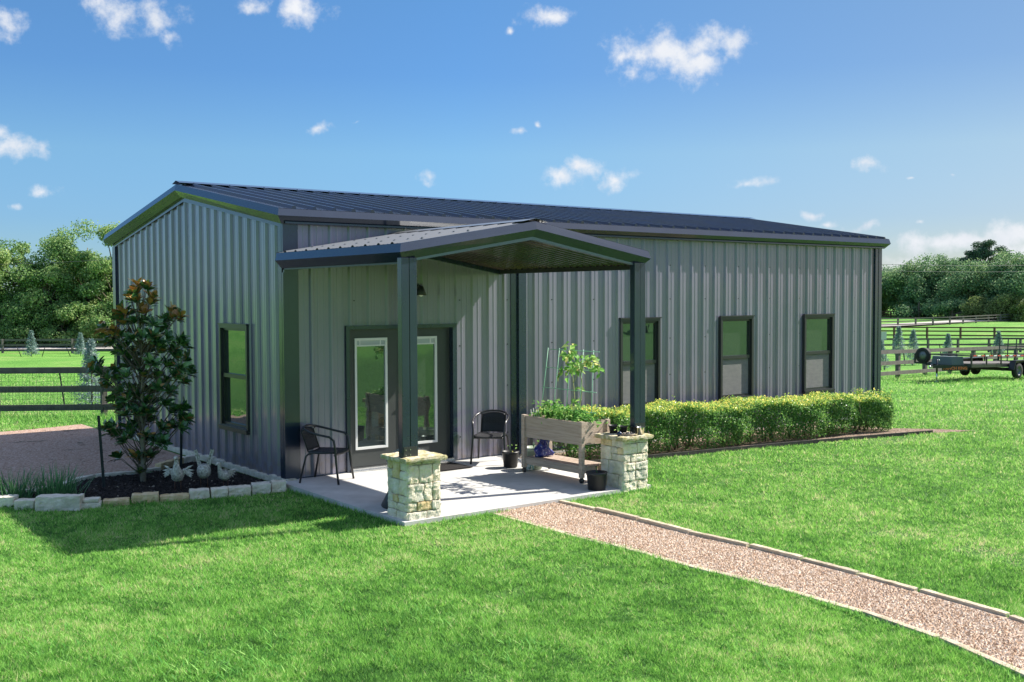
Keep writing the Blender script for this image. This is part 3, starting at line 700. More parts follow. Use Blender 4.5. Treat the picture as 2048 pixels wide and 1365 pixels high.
# double door ------------------------------------------------------
dr = thing('entrance_door', None, None); dr.parent = bld
mb = MB(); DY = .085
mb.box(DX0 - .03, DX0 + .025, -.01, DY + .06, 0, DZ1 + .02); mb.box(DX1 - .045, DX1 + .03, -.01, DY + .06, 0, DZ1 + .02); mb.box(DX0 + .025, DX1 - .045, -.01, DY + .06, DZ1 - .035, DZ1 + .02)
mb.build('door_frame', M['trim'], dr)
mb = MB(); mb.box(DX0 + .025, DX1 - .045, -.03, DY + .06, .0, .05); mb.box(DX0 + .026, DX1 - .046, -.06, -.03, .0, .022); mb.build('threshold', M['galv'], dr)
mid = (DX0 + DX1) / 2 - .02
def leaf(x0, x1, gx0, gx1):
    z0, z1 = .055, DZ1 - .037; ga, gb = .30, 1.91
    mb = MB(); y0, y1 = DY, DY + .044
    mb.box(x0, gx0, y0, y1, z0, z1); mb.box(gx1, x1, y0, y1, z0, z1); mb.box(gx0, gx1, y0, y1, z0, ga); mb.box(gx0, gx1, y0, y1, gb, z1)
    lf = mb.build('door_leaf', M['door'], dr)
    mb = MB(); t = .034; y2 = y0 - .014
    mb.box(gx0, gx0 + t, y2, y1, ga, gb); mb.box(gx1 - t, gx1, y2, y1, ga, gb); mb.box(gx0 + t, gx1 - t, y2, y1, ga, ga + t); mb.box(gx0 + t, gx1 - t, y2, y1, gb - t, gb)
    zb_ = gb - t - .085
    mb.box(gx0 + t, gx1 - t, y0 + .001, y0 + .01, zb_, zb_ + .02)
    for k in (.17, .80): xm = gx0 + (gx1 - gx0) * k; mb.box(xm - .008, xm + .008, y0 + .001, y0 + .01, zb_ + .02, gb - t)
    mb.build('glazing_frame', M['white'], lf)
    mb = MB(); mb.box(gx0 + t, gx1 - t, y0 + .012, y0 + .024, ga + t, gb - t); mb.build('glass', M['glass'], lf)
    mb = MB(); mb.box(gx0 + t, gx1 - t, y0 + .009, y0 + .0115, zb_ + .02, gb - t); mb.build('raised_blind', mat('blind_white', (.42, .46, .47), .4, .5), lf)
    return lf
leaf(DX0 + .027, mid - .004, 1.12, 1.66); l2 = leaf(mid + .004, DX1 - .047, 1.98, 2.53)
mb = MB(); mb.box(mid - .02, mid + .02, DY - .012, DY - .001, .06, DZ1 - .04); mb.tube([(mid + .09, DY, .98), (mid + .09, DY - .05, .98), (mid + .2, DY - .05, .98)], .01, 8); mb.ell((mid + .09, DY - .01, 1.1), (.03, .015, .03)); mb.build('door_handle', M['black'], l2)

# porch --------------------------------------------------------------
PX0, PX1, PY = -.02, 3.70, -3.12          # inside edges; trim stands proud
PRX = (PX0 + PX1) / 2; PE = 3.10          # roof edge height
pr = thing('porch_roof', None, None); pr.parent = bld
def pslope(x): return PE + SLOPE * (PRX - PX0 + .08 - abs(x - PRX))
mb = MB()
pts = prof_pts(PY - .055, .03, .02)
for sgn in (-1, 1):
    xe = PRX + sgn * (PRX - PX0 + .075)
    for (u0, h0), (u1, h1) in zip(pts, pts[1:]):
        a = (xe, u0, PE + .002 + h0 * .6); b = (xe, u1, PE + .002 + h1 * .6); zr = PE + .002 + SLOPE * abs(xe - PRX); h0 *= .6; h1 *= .6; c = (PRX, u1, zr + h1); d = (PRX, u0, zr + h0)
        mb.add([a, b, c, d], [(0, 1, 2, 3) if sgn > 0 else (3, 2, 1, 0)])
zr = PE + SLOPE * abs(PX0 - .08 - PRX)
for sgn in (-1, 1):
    mb.add([(PRX, PY - .065, zr + .035), (PRX, .03, zr + .035), (PRX + sgn * .2, .03, zr + .026 - .2 * SLOPE), (PRX + sgn * .2, PY - .065, zr + .026 - .2 * SLOPE)], [(0, 1, 2, 3) if sgn < 0 else (3, 2, 1, 0)])
for sgn in (-1, 1):
    for y in np.arange(PY + .1, 0, .305):
        for xx in (.22, .9, 1.55): mb.box(PRX + sgn * xx - .008, PRX + sgn * xx + .008, y - .008, y + .008, zr + .0 - xx * SLOPE, zr + .022 - xx * SLOPE)
mb.build('porch_roofing', mat('porch_roof_paint', (.16, .165, .17), .35, .6, .3), pr)
# ceiling: finely ribbed dark liner
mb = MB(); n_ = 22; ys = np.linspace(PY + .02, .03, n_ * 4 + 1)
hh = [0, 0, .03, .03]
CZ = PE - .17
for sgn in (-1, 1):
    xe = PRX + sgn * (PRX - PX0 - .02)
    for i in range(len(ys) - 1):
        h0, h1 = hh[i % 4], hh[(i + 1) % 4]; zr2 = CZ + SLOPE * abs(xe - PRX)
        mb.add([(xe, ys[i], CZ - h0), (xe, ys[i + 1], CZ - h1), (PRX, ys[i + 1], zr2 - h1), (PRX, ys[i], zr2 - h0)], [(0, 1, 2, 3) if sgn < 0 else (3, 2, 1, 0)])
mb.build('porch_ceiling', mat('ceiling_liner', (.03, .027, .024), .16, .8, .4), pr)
# fascia around three sides
o_ = .02
eL0 = (PX0 - .08, .02, PE); eLf = (PX0 - .08, PY - .06, PE); rf = (PRX, PY - .06, zr); eRf = (PX1 + .08, PY - .06, PE); eR0 = (PX1 + .08, .02, PE)
mb = MB(); fascia_line(mb, [eL0, eLf], [(-1, 0), (-1, -1)], None); mb.build('porch_eave_trim', M['trim'], pr)
mb = MB(); fascia_line(mb, [eLf, rf, eRf], [(-1, -1), (0, -1), (1, -1)], None)
mb.build('porch_rake_trim', M['trim'], pr)
mb = MB(); fascia_line(mb, [eRf, eR0], [(1, -1), (1, 0)], None); mb.build('porch_eave_trim', M['trim'], pr)
# pale inner trim along the front edge of the ceiling, eave beams, wall junction trim
mb = MB()
for sgn in (-1, 1):
    xe = PRX + sgn * (PRX - PX0 - .04); zt_ = CZ + SLOPE * abs(xe - PRX)
    mb.add([(xe, PY - .0, CZ + .035), (PRX, PY - .0, zt_ + .035), (PRX, PY - .0, zt_ - .035), (xe, PY - .0, CZ - .035)], [(0, 1, 2, 3) if sgn > 0 else (3, 2, 1, 0)])
    mb.add([(xe, PY - .0, CZ - .035), (PRX, PY - .0, zt_ - .035), (PRX, PY + .06, zt_ - .035), (xe, PY + .06, CZ - .035)], [(0, 1, 2, 3) if sgn > 0 else (3, 2, 1, 0)])
mb.build('ceiling_edge_trim', mat('satin_trim', (.14, .17, .20), .3, .7, .5), pr)
for x0, x1, zb_ in ((PX0 - .0, PX0 + .06, .225), (PX1 - .06, PX1, .245)):
    mb = MB(); mb.box(x0, x1, PY + .03, .02, PE - zb_, PE - .06); mb.build('eave_beam', M['frame'], pr)
mb = MB()
for sgn in (-1, 1):
    xe = PRX + sgn * (PRX - PX0 - .0); zt_ = CZ + SLOPE * abs(xe - PRX)
    vs = [(xe, y, z) for y in (-.05, .02) for z in (CZ - .09, CZ + .02)] + [(PRX, y, z) for y in (-.05, .02) for z in (zt_ - .09, zt_ + .02)]
    mb.add(vs, [(0, 1, 5, 4), (0, 4, 6, 2), (0, 2, 3, 1)])
mb.build('wall_junction_trim', M['trim'], pr)
def post(x0, flipd):
    mb = MB(); y0, y1 = -3.152, -3.062
    mb.box(x0, x0 + .098, y0, y1, .64, PE - .158, 0, .004); mb.box(x0 + .106, x0 + .204, y0 - (0 if not flipd else -.004), y1, .64, PE - .158, 0, .004)
    mb.box(x0 + .098, x0 + .106, y0 + .012, y1 - .004, .64, PE - .19)
    p = mb.build('porch_post', M['trim'], bld)
    mb = MB(); mb.box(x0 - .012, x0 + .216, y0 - .012, y1 + .012, .635, .655); mb.box(x0 + .01, x0 + .19, y0 - .005, y0 - .001, .655, .80); mb.box(x0 - .006, x0 - .001, y0 + .01, y1 - .01, .655, .74); 
    for z in (.70, .76):
        for xx in (.03, .09): mb.box(x0 + xx, x0 + xx + .012, y0 - .010, y0 - .004, z, z + .012, 1)
    mb.build('base_bracket', [M['frame'], M['galv']], p)
post(-.075, False); post(3.545, True)
# wall lamp behind the post
lw = G(834, 560, 2.62)
mb = MB(); mb.box(2.03, 2.15, -.02, .02, 2.55, 2.70); mb.lathe([(.03, .13), (.045, .10), (.085, 0), (.08, -.004), (.0, -.002)], 16, (2.12, -.13, 2.53)); mb.tube([(2.09, 0, 2.64), (2.11, -.08, 2.68), (2.12, -.13, 2.655)], .012)
wlamp = mb.build('wall_lamp', M['black'], bld)
mb = MB(); mb.ell((2.12, -.13, 2.535), (.035, .035, .03)); mb.build('bulb', M['white'], wlamp)

# ================================================================== stone pillars
def pillar(loc, label):
    t = thing('stone_pillar', label, 'pillar', loc, 0, 'limestone pillars carrying the porch posts')
    w = .22; H = .66; mb = MB(); mb.box(-w + .02, w - .02, -w + .02, w - .02, -.25, H - .02, 3)
    sd = rnd.randint(0, 999)
    for face in range(4):
        z = -.12
        Mx = Matrix.Rotation(face * math.pi / 2, 4, 'Z')
        while z < H - .03:
            h = rnd.choice((.09, .11, .14, .18, .21)); h = min(h, H - .005 - z)
            if h < .05: h = H - .005 - z
            x = -w
            while x < w - .02:
                l = rnd.uniform(.11, .27); l = l if x + l < w - .08 else w - x
                mi = rnd.choice((0, 0, 0, 2, 2, 1))
                sd += 1
                # sub split tall stones
                if h > .16 and rnd.random() < .35 and l < .2:
                    for zz in (z, z + h / 2):
                        mb.rough(x + .004, x + l - .004, -w - rnd.uniform(.0, .014), -w + .07, zz + .004, zz + h / 2 - .004, .022, .011, sd + zz, rnd.choice((0, 2, 1)), Mx, .01)
                else:
                    mb.rough(x + .004, x + l - .004, -w - rnd.uniform(.0, .016), -w + .07, z + .004, z + h - .004, .022, .012, sd, mi, Mx, .01)
                x += l
            z += h
    mb.build('pillar_body', [M['stone'], M['stone2'], M['stone3'], M['mortar']], t)
    mb = MB(); mb.rough(-.285, .285, -.285, .285, H - .005, H + .052, .03, .012, sd + 5, 0, None, .016); mb.build('pillar_cap', M['moss'], t)
    return t
pillar((.165, -3.00, -.03), 'limestone pillar with mossy cap, nearest the camera')
pillar((3.44, -3.06, -.05), 'limestone pillar with flower pots on its cap')

# ================================================================== planter and its things
pt = thing('raised_planter', 'weathered wooden raised planter on castors with a slatted shelf', 'planter', (3.19, -2.13, 0), rad(1.5))
mb = MB()
for y0 in (-.60, .60): mb.box(-.225, .225, y0 - .011, y0 + .011, .51, .665); mb.box(-.225, .225, y0 - .011, y0 + .011, .667, .815)
for x0 in (-.225, .225): mb.box(x0 - .011, x0 + .011, -.61, .61, .51, .665); mb.box(x0 - .011, x0 + .011, -.61, .61, .667, .815)
mb.box(-.22, .22, -.6, .6, .515, .53); mb.build('planter_box', M['wood'], pt)
mb = MB(); mb.box(-.213, .213, -.588, .588, .70, .765); mb.build('soil', M['soil'], pt)
for x in (-.236, .236):
    for y in (-.60, .60):
        mb = MB(); mb.box(x - .03, x + .03, y - .03, y + .03, .075, .828, 0, .004); lg = mb.build('leg', M['wood'], pt)
        mb = MB(); mb.tube([(x - .014, y, .036), (x + .014, y, .036)], .036, 14); mb.box(x - .02, x + .02, y - .012, y + .012, .04, .075); mb.build('castor', M['black'], lg)
mb = MB()
for k in range(6): xx = -.19 + k * .076; mb.box(xx - .03, xx + .03, -.6, .6, .205, .222)
for x in (-.225, .225): mb.box(x - .011, x + .011, -.6, .6, .125, .203)
for y in (-.58, .58): mb.box(-.21, .21, y - .011, y + .011, .125, .203)
mb.build('shelf', M['wood'], pt)
# trellis
tr = thing('plant_trellis', 'green wire trellis standing in the raised planter', 'trellis', (3.24, -2.1, .75))
mb = MB()
ups = [(.50, .57), (.25, .30), (-.0, .02), (-.26, -.26), (-.47, -.52)]
for yt, yb in ups: mb.tube([(.0, yb, 0), (.04, yt - .06, 1.02)], .0055, 5)
for z, e0, e1 in ((.17, .575, -.6), (.45, .57, -.59), (.74, .52, -.60), (1.0, .46, -.60)): mb.tube([(.04 * z, e0 - .05 * z, z), (.04 * z, e1 - .05 * z, z)], .0055, 5)
mb.build('trellis_wires', M['gwire'], tr)
def leaves(name, C, sz, m, parent=None, up=.5, asp=.6, outw=None, rr=None, down=0.):
    n = len(C); N = unit(n); N[:, 2] = np.abs(N[:, 2]) + up
    if outw is not None: N = N + outw
    T = unit(n); T[:, 2] -= down
    L = rng.uniform(sz * .6, sz * 1.2, n)
    V, F, r = leaf_arrays(C, N, T, L, L * asp, rng.random(n) if rr is None else rr)
    return arr_mesh(name, V, F, m, parent, {'rnd': r})
# climbing vine
vn = thing('tomato_vine', 'tall straggly vine with pale wilting leaves climbing the green trellis', 'plant', (3.24, -2.28, .75))
mb = MB()
st = [(0, 0, 0), (-.02, -.02, .22), (.0, .0, .38), (.03, .06, .55), (-.0, .05, .72), (.02, .1, .86), (.0, .12, 1.0)]
st2 = [(.0, -.1, 0), (.02, -.08, .2), (.0, -.15, .42), (.02, -.13, .6), (.0, -.1, .75), (.01, -.26, .84), (.0, -.46, .87)]
for s_ in (st, st2): mb.tube(s_, [.008, .007, .006, .006, .005, .004, .003], 6)
mb.tube([(.03, .06, .55), (.0, -.05, .66), (0, -.12, .8)], .005, 5)
mb.build('stem', mat('pale_stem', (.34, .36, .17), .6, .3), vn)
cl = []
for (y, z, k, s_) in ((.12, 1.02, 20, .06), (.2, .92, 12, .06), (.02, .95, 14, .06), (.06, .80, 12, .05), (-.1, .80, 12, .05), (.12, .74, 8, .04), (-.2, .86, 10, .05), (-.33, .88, 16, .05), (-.44, .86, 14, .045), (-.52, .78, 9, .03), (.24, .76, 8, .03), (.26, .68, 5, .03), (-.02, .26, 10, .04), (-.12, .24, 6, .04), (-.0, .1, 14, .06), (-.1, .5, 3, .03)):
    cl.append(np.array([0, y, z]) + rng.normal(size=(k, 3)) * s_)
leaves('foliage', np.concatenate(cl), .115, M['leaf_veg'], vn, .3, .62, rr=np.clip(rng.random(sum(len(c) for c in cl)) * .6 + .4, 0, 1), down=.9)
pp = thing('vegetable_plants', 'row of leafy green pepper plants growing in the planter', 'plants', (3.19, -2.13, .76))
cl = []
for y, h in ((.5, .1), (.36, .24), (.27, .2), (.14, .17), (.02, .16), (-.1, .18), (-.22, .13), (-.33, .16), (-.45, .13), (-.55, .1)):
    k = int(40 + 260 * h); cl.append(np.stack([rng.normal(0, .09, k), y + rng.normal(0, .065, k), rng.uniform(.02, 1, k) ** .8 * h * 1.15], -1))
leaves('foliage', np.concatenate(cl), .07, M['leaf_veg'], pp, .4, .6, rr=rng.random(sum(map(len, cl))) * .8, down=.5)
mb = MB()
for y in (.5, .36, .27, .14, .02, -.1, -.22, -.33, -.45): mb.tube([(0, y, 0), (.01, y + .01, .12)], .005, 5)
mb.build('stems', M['leaf_iris'], pp)['kind'] = 'stuff'
t = thing('plant_stakes', 'small bundle of pale wooden plant labels at the left planter end', 'stakes', (3.02, -1.62, .76))
mb = MB()
for k in range(4): mb.bar((0.02 * k, -.03 * k, 0), (.02 * k - .01, -.03 * k + .02, .14 + .02 * (k % 3)), .008, .004)
mb.build('label_sticks', M['white'], t)

def pot(loc, r0, r1, h, m, label, cat='pot', group=None, rim=True, plant=0, name='plant_pot'):
    t = thing(name, label, cat, loc, 0, group)
    pf = [(0, 0), (r0, 0), (r0 + (r1 - r0) * .86, h * .84)]
    pf += [(r1 * 1.03, h * .84), (r1 * 1.05, h), (r1 * .97, h), (r1 * .93, h * .85), (0, h * .85)] if rim else [(r1, h), (r1 * .94, h), (r1 * .9, h * .86), (0, h * .86)]
    MB().lathe(pf, 28).build('pot_body', m, t)
    mb = MB(); mb.lathe([(r1 * .9, h * .862), (0, h * .875)], 20); mb.build('soil', M['soil'], t)
    if plant:
        C = np.stack([rng.normal(0, r1 * .25, plant), rng.normal(0, r1 * .25, plant), h * .85 + rng.uniform(.02, .13, plant)], -1)
        leaves('seedling', C, .05, M['leaf_veg'], t, .3, .5, rr=rng.uniform(.5, 1, plant))
        mb = MB()
        for k in range(3): mb.tube([(0, 0, h * .86), (.02 * (k - 1), .01 * k, h * .86 + .11)], .003, 5)
        mb.build('stem', M['leaf_iris'], t)
    return t
pot((3.10, -1.0, 0), .10, .125, .23, M['black'], 'black nursery pot with a yellow seedling beside the right chair', plant=5)
pot((3.28, -1.33, 0), .115, .15, .31, M['greenpot'], 'pale sage green pot behind the left end of the planter', plant=4)
t = thing('patterned_planter', 'small teal and white patterned pot beside the planter leg', 'pot', (3.14, -1.40, 0)); MB().lathe([(0, 0), (.065, 0), (.08, .17), (.07, .172), (.06, .14), (0, .14)], 24).build('pot_body', M['tealpot'], t)
pot((2.93, -3.08, -.028), .115, .135, .235, M['black'], 'black nursery pot with bare stems beside the right pillar', plant=3)
# daisy print bag on the shelf
t = thing('printed_bag', 'blue plastic bag with white daisy print standing on planter shelf', 'bag', (3.16, -1.68, .223))
mb = MB(); mb.rough(-.13, .13, -.085, .085, 0, .25, .025, .02, 3, 0, None, .05, True)
for i, v in enumerate(mb.v):
    k = 1 - .5 * max(0, v[2] - .05) / .2; mb.v[i] = (v[0] * k + .02 * math.sin(v[2] * 40), v[1] * k + .012 * math.sin(v[2] * 33 + v[0] * 30), v[2] * (1 + .25 * math.sin(v[0] * 22)))
mb.build('bag_body', M['bag'], t)
# pots on the right pillar cap
cz = .66
def cap_at(px, py): p = G(px, py, cz); return (p[0], p[1], cz)
pot((3.47, -3.00, cz), .05, .068, .10, M['black'], 'black plastic pot at the back left of the pillar cap', group='small pots on the right pillar')
pot((3.60, -3.12, cz), .05, .068, .10, M['black'], 'black plastic pot behind the shiny cup on the pillar cap', group='small pots on the right pillar')
pot((3.38, -2.92, cz), .05, .068, .11, M['black'], 'black plastic pot furthest back against the planter end', group='small pots on the right pillar')
t = thing('metal_cup', 'shiny pale metal cup on the right pillar cap', 'cup', (3.54, -3.27, cz)); MB().lathe([(0, 0), (.04, 0), (.055, .10), (.058, .102), (.051, .1), (.037, .01), (0, .01)], 24).build('cup_body', M['shiny'], t)
t = thing('seed_tray', 'shallow tray of dark pebbles on the right pillar cap', 'tray', (3.36, -3.22, cz)); mb = MB(); mb.lathe([(0, .0), (.07, 0), (.095, .028), (.085, .028), (.065, .008), (0, .008)], 20); mb.build('tray_dish', M['wood'], t)
mb = MB()
for k in range(26): a = rnd.uniform(0, 6.28); q = rnd.uniform(0, .07); mb.ell((q * math.cos(a), q * math.sin(a), .02 + rnd.uniform(0, .018)), (.014, .012, .011), 7, 5)
mb.build('pebbles', M['black'], t)
t = thing('glass_float', 'dark blue glass ball with a seedling on the pillar corner', 'ornament', (3.22, -3.20, cz)); MB().ell((0, 0, .033), (.036, .036, .034), 16, 10).build('ball', mat('dark_blue_glass', (.01, .02, .06), .1, .6), t)
leaves('seedling', np.stack([rng.normal(0, .012, 12), rng.normal(.02, .012, 12), rng.uniform(.06, .16, 12)], -1), .05, M['leaf_veg'], t, .2, .3)

# ================================================================== chairs
def chair(loc, rz, label):
    t = thing('bistro_chair', label, 'chair', loc, rz, 'black wicker bistro chairs on the porch')
    # local: facing +y; one bent tube makes front legs, arms and back hoop
    hoop = [(-.26, .27, 0), (-.245, .235, .25), (-.235, .215, .46), (-.242, .20, .585), (-.255, .14, .635), (-.265, .0, .66), (-.255, -.13, .69), (-.20, -.25, .725), (-.10, -.305, .745), (0, -.32, .75)]
    hoop = hoop + [(-x, y, z) for x, y, z in hoop[-2::-1]]
    mb = MB(); mb.tube(hoop, .0155, 10); mb.build('arm_frame', M['tubeb'], t)
    for s in (-1, 1):
        mb = MB(); mb.tube([(s * .22, .21, .42), (s * .21, .0, .41), (s * .20, -.17, .405), (s * .215, -.22, .36), (s * .245, -.30, 0)], .014, 10); mb.build('back_leg', M['tubeb'], t)
    mb = MB(); mb.tube([(-.235, .2, .385), (.235, .2, .385)], .010, 8); mb.tube([(-.205, -.19, .38), (.205, -.19, .38)], .009, 8); mb.build('stretcher', M['tubeb'], t)
    mb = MB(); nx, ny = 12, 12; vs = []; fs = []
    for j in range(ny + 1):
        for i in range(nx + 1):
            u, v = i / nx * 2 - 1, j / ny
            w = .215 - .02 * (1 - v); y = -.2 + v * .43
            vs.append((u * w, y, .432 - .012 * (1 - u * u) - .012 * max(0, v - .85) / .15 * 1.5))
    k = nx + 1
    for j in range(ny):
        for i in range(nx): fs.append((j * k + i, j * k + i + 1, (j + 1) * k + i + 1, (j + 1) * k + i))
    b = len(vs); vs += [(x, y, z - .022) for x, y, z in vs]; fs += [tuple(b + q for q in reversed(f)) for f in fs[:]]
    per = [i for i in range(k)] + [j * k + nx for j in range(1, ny + 1)] + [ny * k + i for i in range(nx - 1, -1, -1)] + [j * k for j in range(ny - 1, 0, -1)]
    for a, c in zip(per, per[1:] + per[:1]): fs.append((c, a, b + a, b + c))
    mb.add(vs, fs, 0, True); mb.build('seat', M['wicker'], t)
    mb = MB(); vs = []; fs = []; nz = 10
    for j in range(nz + 1):
        for i in range(nx + 1):
            u, v = i / nx * 2 - 1, j / nz; w = .185 + .0 * v
            z = .43 + v * .30; y = -.20 - .10 * v - .025 * (1 - u * u) + .0; vs.append((u * w, y, z - .03 * u * u * v))
    for j in range(nz):
        for i in range(nx): fs.append((j * k + i, (j + 1) * k + i, (j + 1) * k + i + 1, j * k + i + 1))
    b = len(vs); vs += [(x, y - .012, z) for x, y, z in vs]; fs += [tuple(b + q for q in reversed(f)) for f in fs[:]]
    per = [i for i in range(k)] + [j * k + nx for j in range(1, nz + 1)] + [nz * k + i for i in range(nx - 1, -1, -1)] + [j * k for j in range(nz - 1, 0, -1)]
    for a, c in zip(per, per[1:] + per[:1]): fs.append((a, c, b + c, b + a))
    mb.add(vs, fs, 0, True)
    for s in (-1, 1): mb.tube([(s * .185, -.2, .42), (s * .185, -.29, .68), (s * .195, -.26, .725)], .010, 8)
    # woven diamond rows
    for r_ in range(3):
        for u in range(-3, 4): mb.box(u * .045 - .014, u * .045 + .014, -.262 - .012 * r_, -.255 - .012 * r_, .575 + r_ * .03, .587 + r_ * .03)
    mb.build('backrest', M['wicker'], t)
    return t
def face(dx, dy): return math.atan2(dy, dx) - math.pi / 2
chair((.42, -.40, -.004), face(.62, -.78), 'black wicker chair left of the door, in shade')
chair((3.17, -.42, -.004), face(-.72, -.70), 'black wicker chair right of the door, in the sun')
# doormat
mb = MB(); mb.rough(1.75, 2.62, -.72, -.14, .0, .016, .07, .002, 3, 0, None, .005); tag(mb.build('doormat', M['mat']), 'dark doormat lying before the right door leaf', 'doormat')
# domed fire pit behind the left pillar
fp = thing('fire_pit', 'black fire pit with a shiny silver dome lid behind the left pillar', 'fire pit', (.44, -2.50, -.02))
MB().lathe([(.36, 0), (.365, .012), (.27, .20), (.13, .34), (.14, .38), (.24, .44), (.29, .525), (.27, .525), (0, .5)], 32).build('fire_bowl', M['black'], fp)
lid = MB().lathe([(.295, .525), (.30, .54), (.285, .585), (.235, .64), (.16, .678), (.08, .695), (0, .70)], 40).build('dome_lid', M['galv'], fp)

# ================================================================== planting bed stones
def stone_block(a, b, depth, z0, z1, m, label, seed, group, name='kerb_stone', cat='kerb stone', amp=.014, inward=None, seg=.03):
    a = np.array(a); b = np.array(b); L = np.linalg.norm(b - a); ang = math.atan2(b[1] - a[1], b[0] - a[0])
    mb = MB(); mb.rough(0.003, L - .003, 0, depth, 0, z1 - z0, seg, amp, seed, 0, None, .008)
    o = mb.build(name, m); o.location = (a[0], a[1], z0); o.rotation_euler = (0, 0, ang)
    return tag(o, label, cat, group)
ORD = ['first', 'second', 'third', 'fourth', 'fifth', 'sixth', 'seventh', 'eighth', 'ninth', 'tenth', 'eleventh', 'twelfth', 'thirteenth', 'fourteenth', 'fifteenth', 'sixteenth', 'seventeenth', 'eighteenth', 'nineteenth', 'twentieth']
FS = [(-32, 28, 1018, 992, 'stone3', 'tall pale'), (27, 68, 1019, 999, 'stone3', 'low grey'), (69, 160, 1022, 990, 'stone3', 'longest grey'), (159, 203, 1018, 997, 'stone3', 'two layered pale'),
      (205, 259, 1012, 1000, 'stone2', 'thin ochre'), (263, 318, 1007, 988, 'stone2', 'mottled square'), (319, 379, 1003, 991, 'stone2', 'low orange stained'), (379, 420, 999, 979, 'stone', 'square pale'),
      (422, 457, 996, 976, 'stone', 'small pale'), (457, 503, 993, 973, 'stone', 'smooth pale'), (504, 543, 988, 966, 'stone3', 'light grey'), (544, 574, 984, 961, 'stone', 'rough last')]
for i, (p0, p1, yb, yt, m, d_) in enumerate(FS):
    a = G(p0, yb + 2, GZ)[:2]; b = G(p1, yb - (p1 - p0) * (.02 if i < 3 else .06) + 2, GZ)[:2]
    D = (np.array([*a, GZ]) - CAM) @ CF; h = (yb - yt) / FPX * D * .92
    if i == 3:
        o = stone_block(a, b, .2, GZ - .05, GZ + h * .62, M[m], None, i * 7, None)
        tag(o, 'grey kerb stone under a thin slab, fourth in the bed front row', 'kerb stone', 'kerb stones in front of the planting bed')
        ang = o.rotation_euler.z
        stone_block((a[0] + .03, a[1] + .01), (b[0] - .03, b[1] + .01), .18, GZ + h * .63, GZ + h, M[m], 'thin pale slab lying on the fourth kerb stone of the bed', 91, 'kerb stones in front of the planting bed')
        continue
    stone_block(a, b, .2, GZ - .05, GZ + h, M[m], f'{d_} limestone kerb stone, {ORD[i]} from the left in the bed front row', i * 7 + 1, 'kerb stones in front of the planting bed')
for i, (p, q) in enumerate(zip(bed_back[:-1], bed_back[1:])):
    if i > 7: break
    h = .13 if i in (0, 1) else .075
    stone_block(q, p, .10, GZ - .03, GZ + h, M['stone2' if i == 1 else 'stone3'], f'flat limestone edging behind the bed, {ORD[i]} from the metal wall', 40 + i, 'edging stones behind the planting bed', 'edging_stone', 'edging stone')
y = -.1; i = 0
while y < 6.9:
    l = rnd.uniform(.38, .62)
    stone_block((-.035, y + l), (-.035, y), .15, GZ - .03, .0 + rnd.uniform(-.012, .02), M['stone3'], f'pale limestone ledge block along the gable wall, {ORD[i]} from the porch', 60 + i, 'ledge stones along the gable wall', 'ledge_stone', 'ledge stone', .006)
    y += l; i += 1
# rotate ledge blocks outward: built with depth to local +y -> world -x
# path edging
def edging(line, side, out):
    P = [np.array(p) for p in line]; seg = [np.linalg.norm(b - a) for a, b in zip(P, P[1:])]; tot = sum(seg); s = 0; i = 0
    def pt(s_):
        for a, b, l in zip(P, P[1:], seg):
            if s_ <= l: return a + (b - a) * s_ / l
            s_ -= l
        return P[-1]
    while s < tot - .5 and i < 20:
        l = rnd.uniform(.55, .95); a, b = pt(s), pt(min(s + l - rnd.uniform(.005, .03), tot)); h = rnd.uniform(.035, .055) if side == 'right' else rnd.uniform(.012, .035)
        w = .065
        j = rnd.uniform(-.015, .015)
        if side == 'right': q = (a + (j, 0), b + (j, 0))
        else: q = (a + (j - w, 0), b + (j - w, 0))
        # depth must point outward (+x right of path / from -w to 0 on the left)
        stone_block(q[0], q[1], w, GZ - .04, GZ + h, M['edgestone'], f'pale limestone edging on the {side} side of the gravel path, {ORD[i]} from the porch', 120 + i + (50 if side == 'right' else 0), f'edging stones on the {side} side of the path', 'edging_stone', 'edging stone', .006)
        s += l; i += 1
edging(pathL, 'left', -1); edging(pathR, 'right', 1)

# ================================================================== magnolia, stakes, iris, birds
mg = thing('magnolia_tree', 'young magnolia with dark glossy leaves and bronze tips beside the gable wall', 'tree', (-1.5, 1.38, GZ + .02))
bx_, by_ = -1.5, 1.38
clus = []
mz = [(350,100),(330,140),(390,120),(300,170),(420,165),(340,200),(400,210),(370,250),(250,240),(285,270),(230,290),(270,320),(540,250),(520,290),(570,280),(490,310),(140,350),(170,380),(210,370),(330,330),(380,320),(430,340),(470,360),(250,390),(310,400),(370,400),(430,410),(520,410),(580,420),(450,440),(200,430),(280,450),(350,460),(540,470),(600,450),(400,480),(250,500),(320,510),(470,500),(560,520),(610,540),(100,560),(90,590),(130,600),(170,640),(220,600),(280,570),(340,570),(430,560),(520,570),(590,590),(640,610),(560,640),(600,660),(230,660),(290,640),(180,690),(250,720),(310,700),(380,640),(450,640),(500,680),(220,770),(280,760),(340,740),(400,720),(460,720),(530,730),(250,820),(310,810),(370,790),(430,780),(500,800),(540,840),(600,830),(570,880),(620,900),(280,870),(340,860),(400,850),(170,950),(200,920),(230,980),(290,930),(350,930),(420,900),(480,940),(540,930),(600,930),(260,1030),(320,980),(380,1000),(450,1010),(490,1020),(230,1110),(340,1110),(370,1150),(400,1120),(360,1200)]
for (zx, zy) in mz:
    px, py = 160 + zx / 2.97, 540 + zy / 2.97; wdt = 1 - abs(zy - 600) / 800
    for q in range(2):
        dd = 14.9 + rnd.uniform(-.42, .42) * wdt
        p = CAM + pixray(px + rnd.uniform(-5, 5), py + rnd.uniform(-5, 5)) * dd
        clus.append(p - np.array([bx_, by_, GZ + .02]))
clus = np.array(clus)
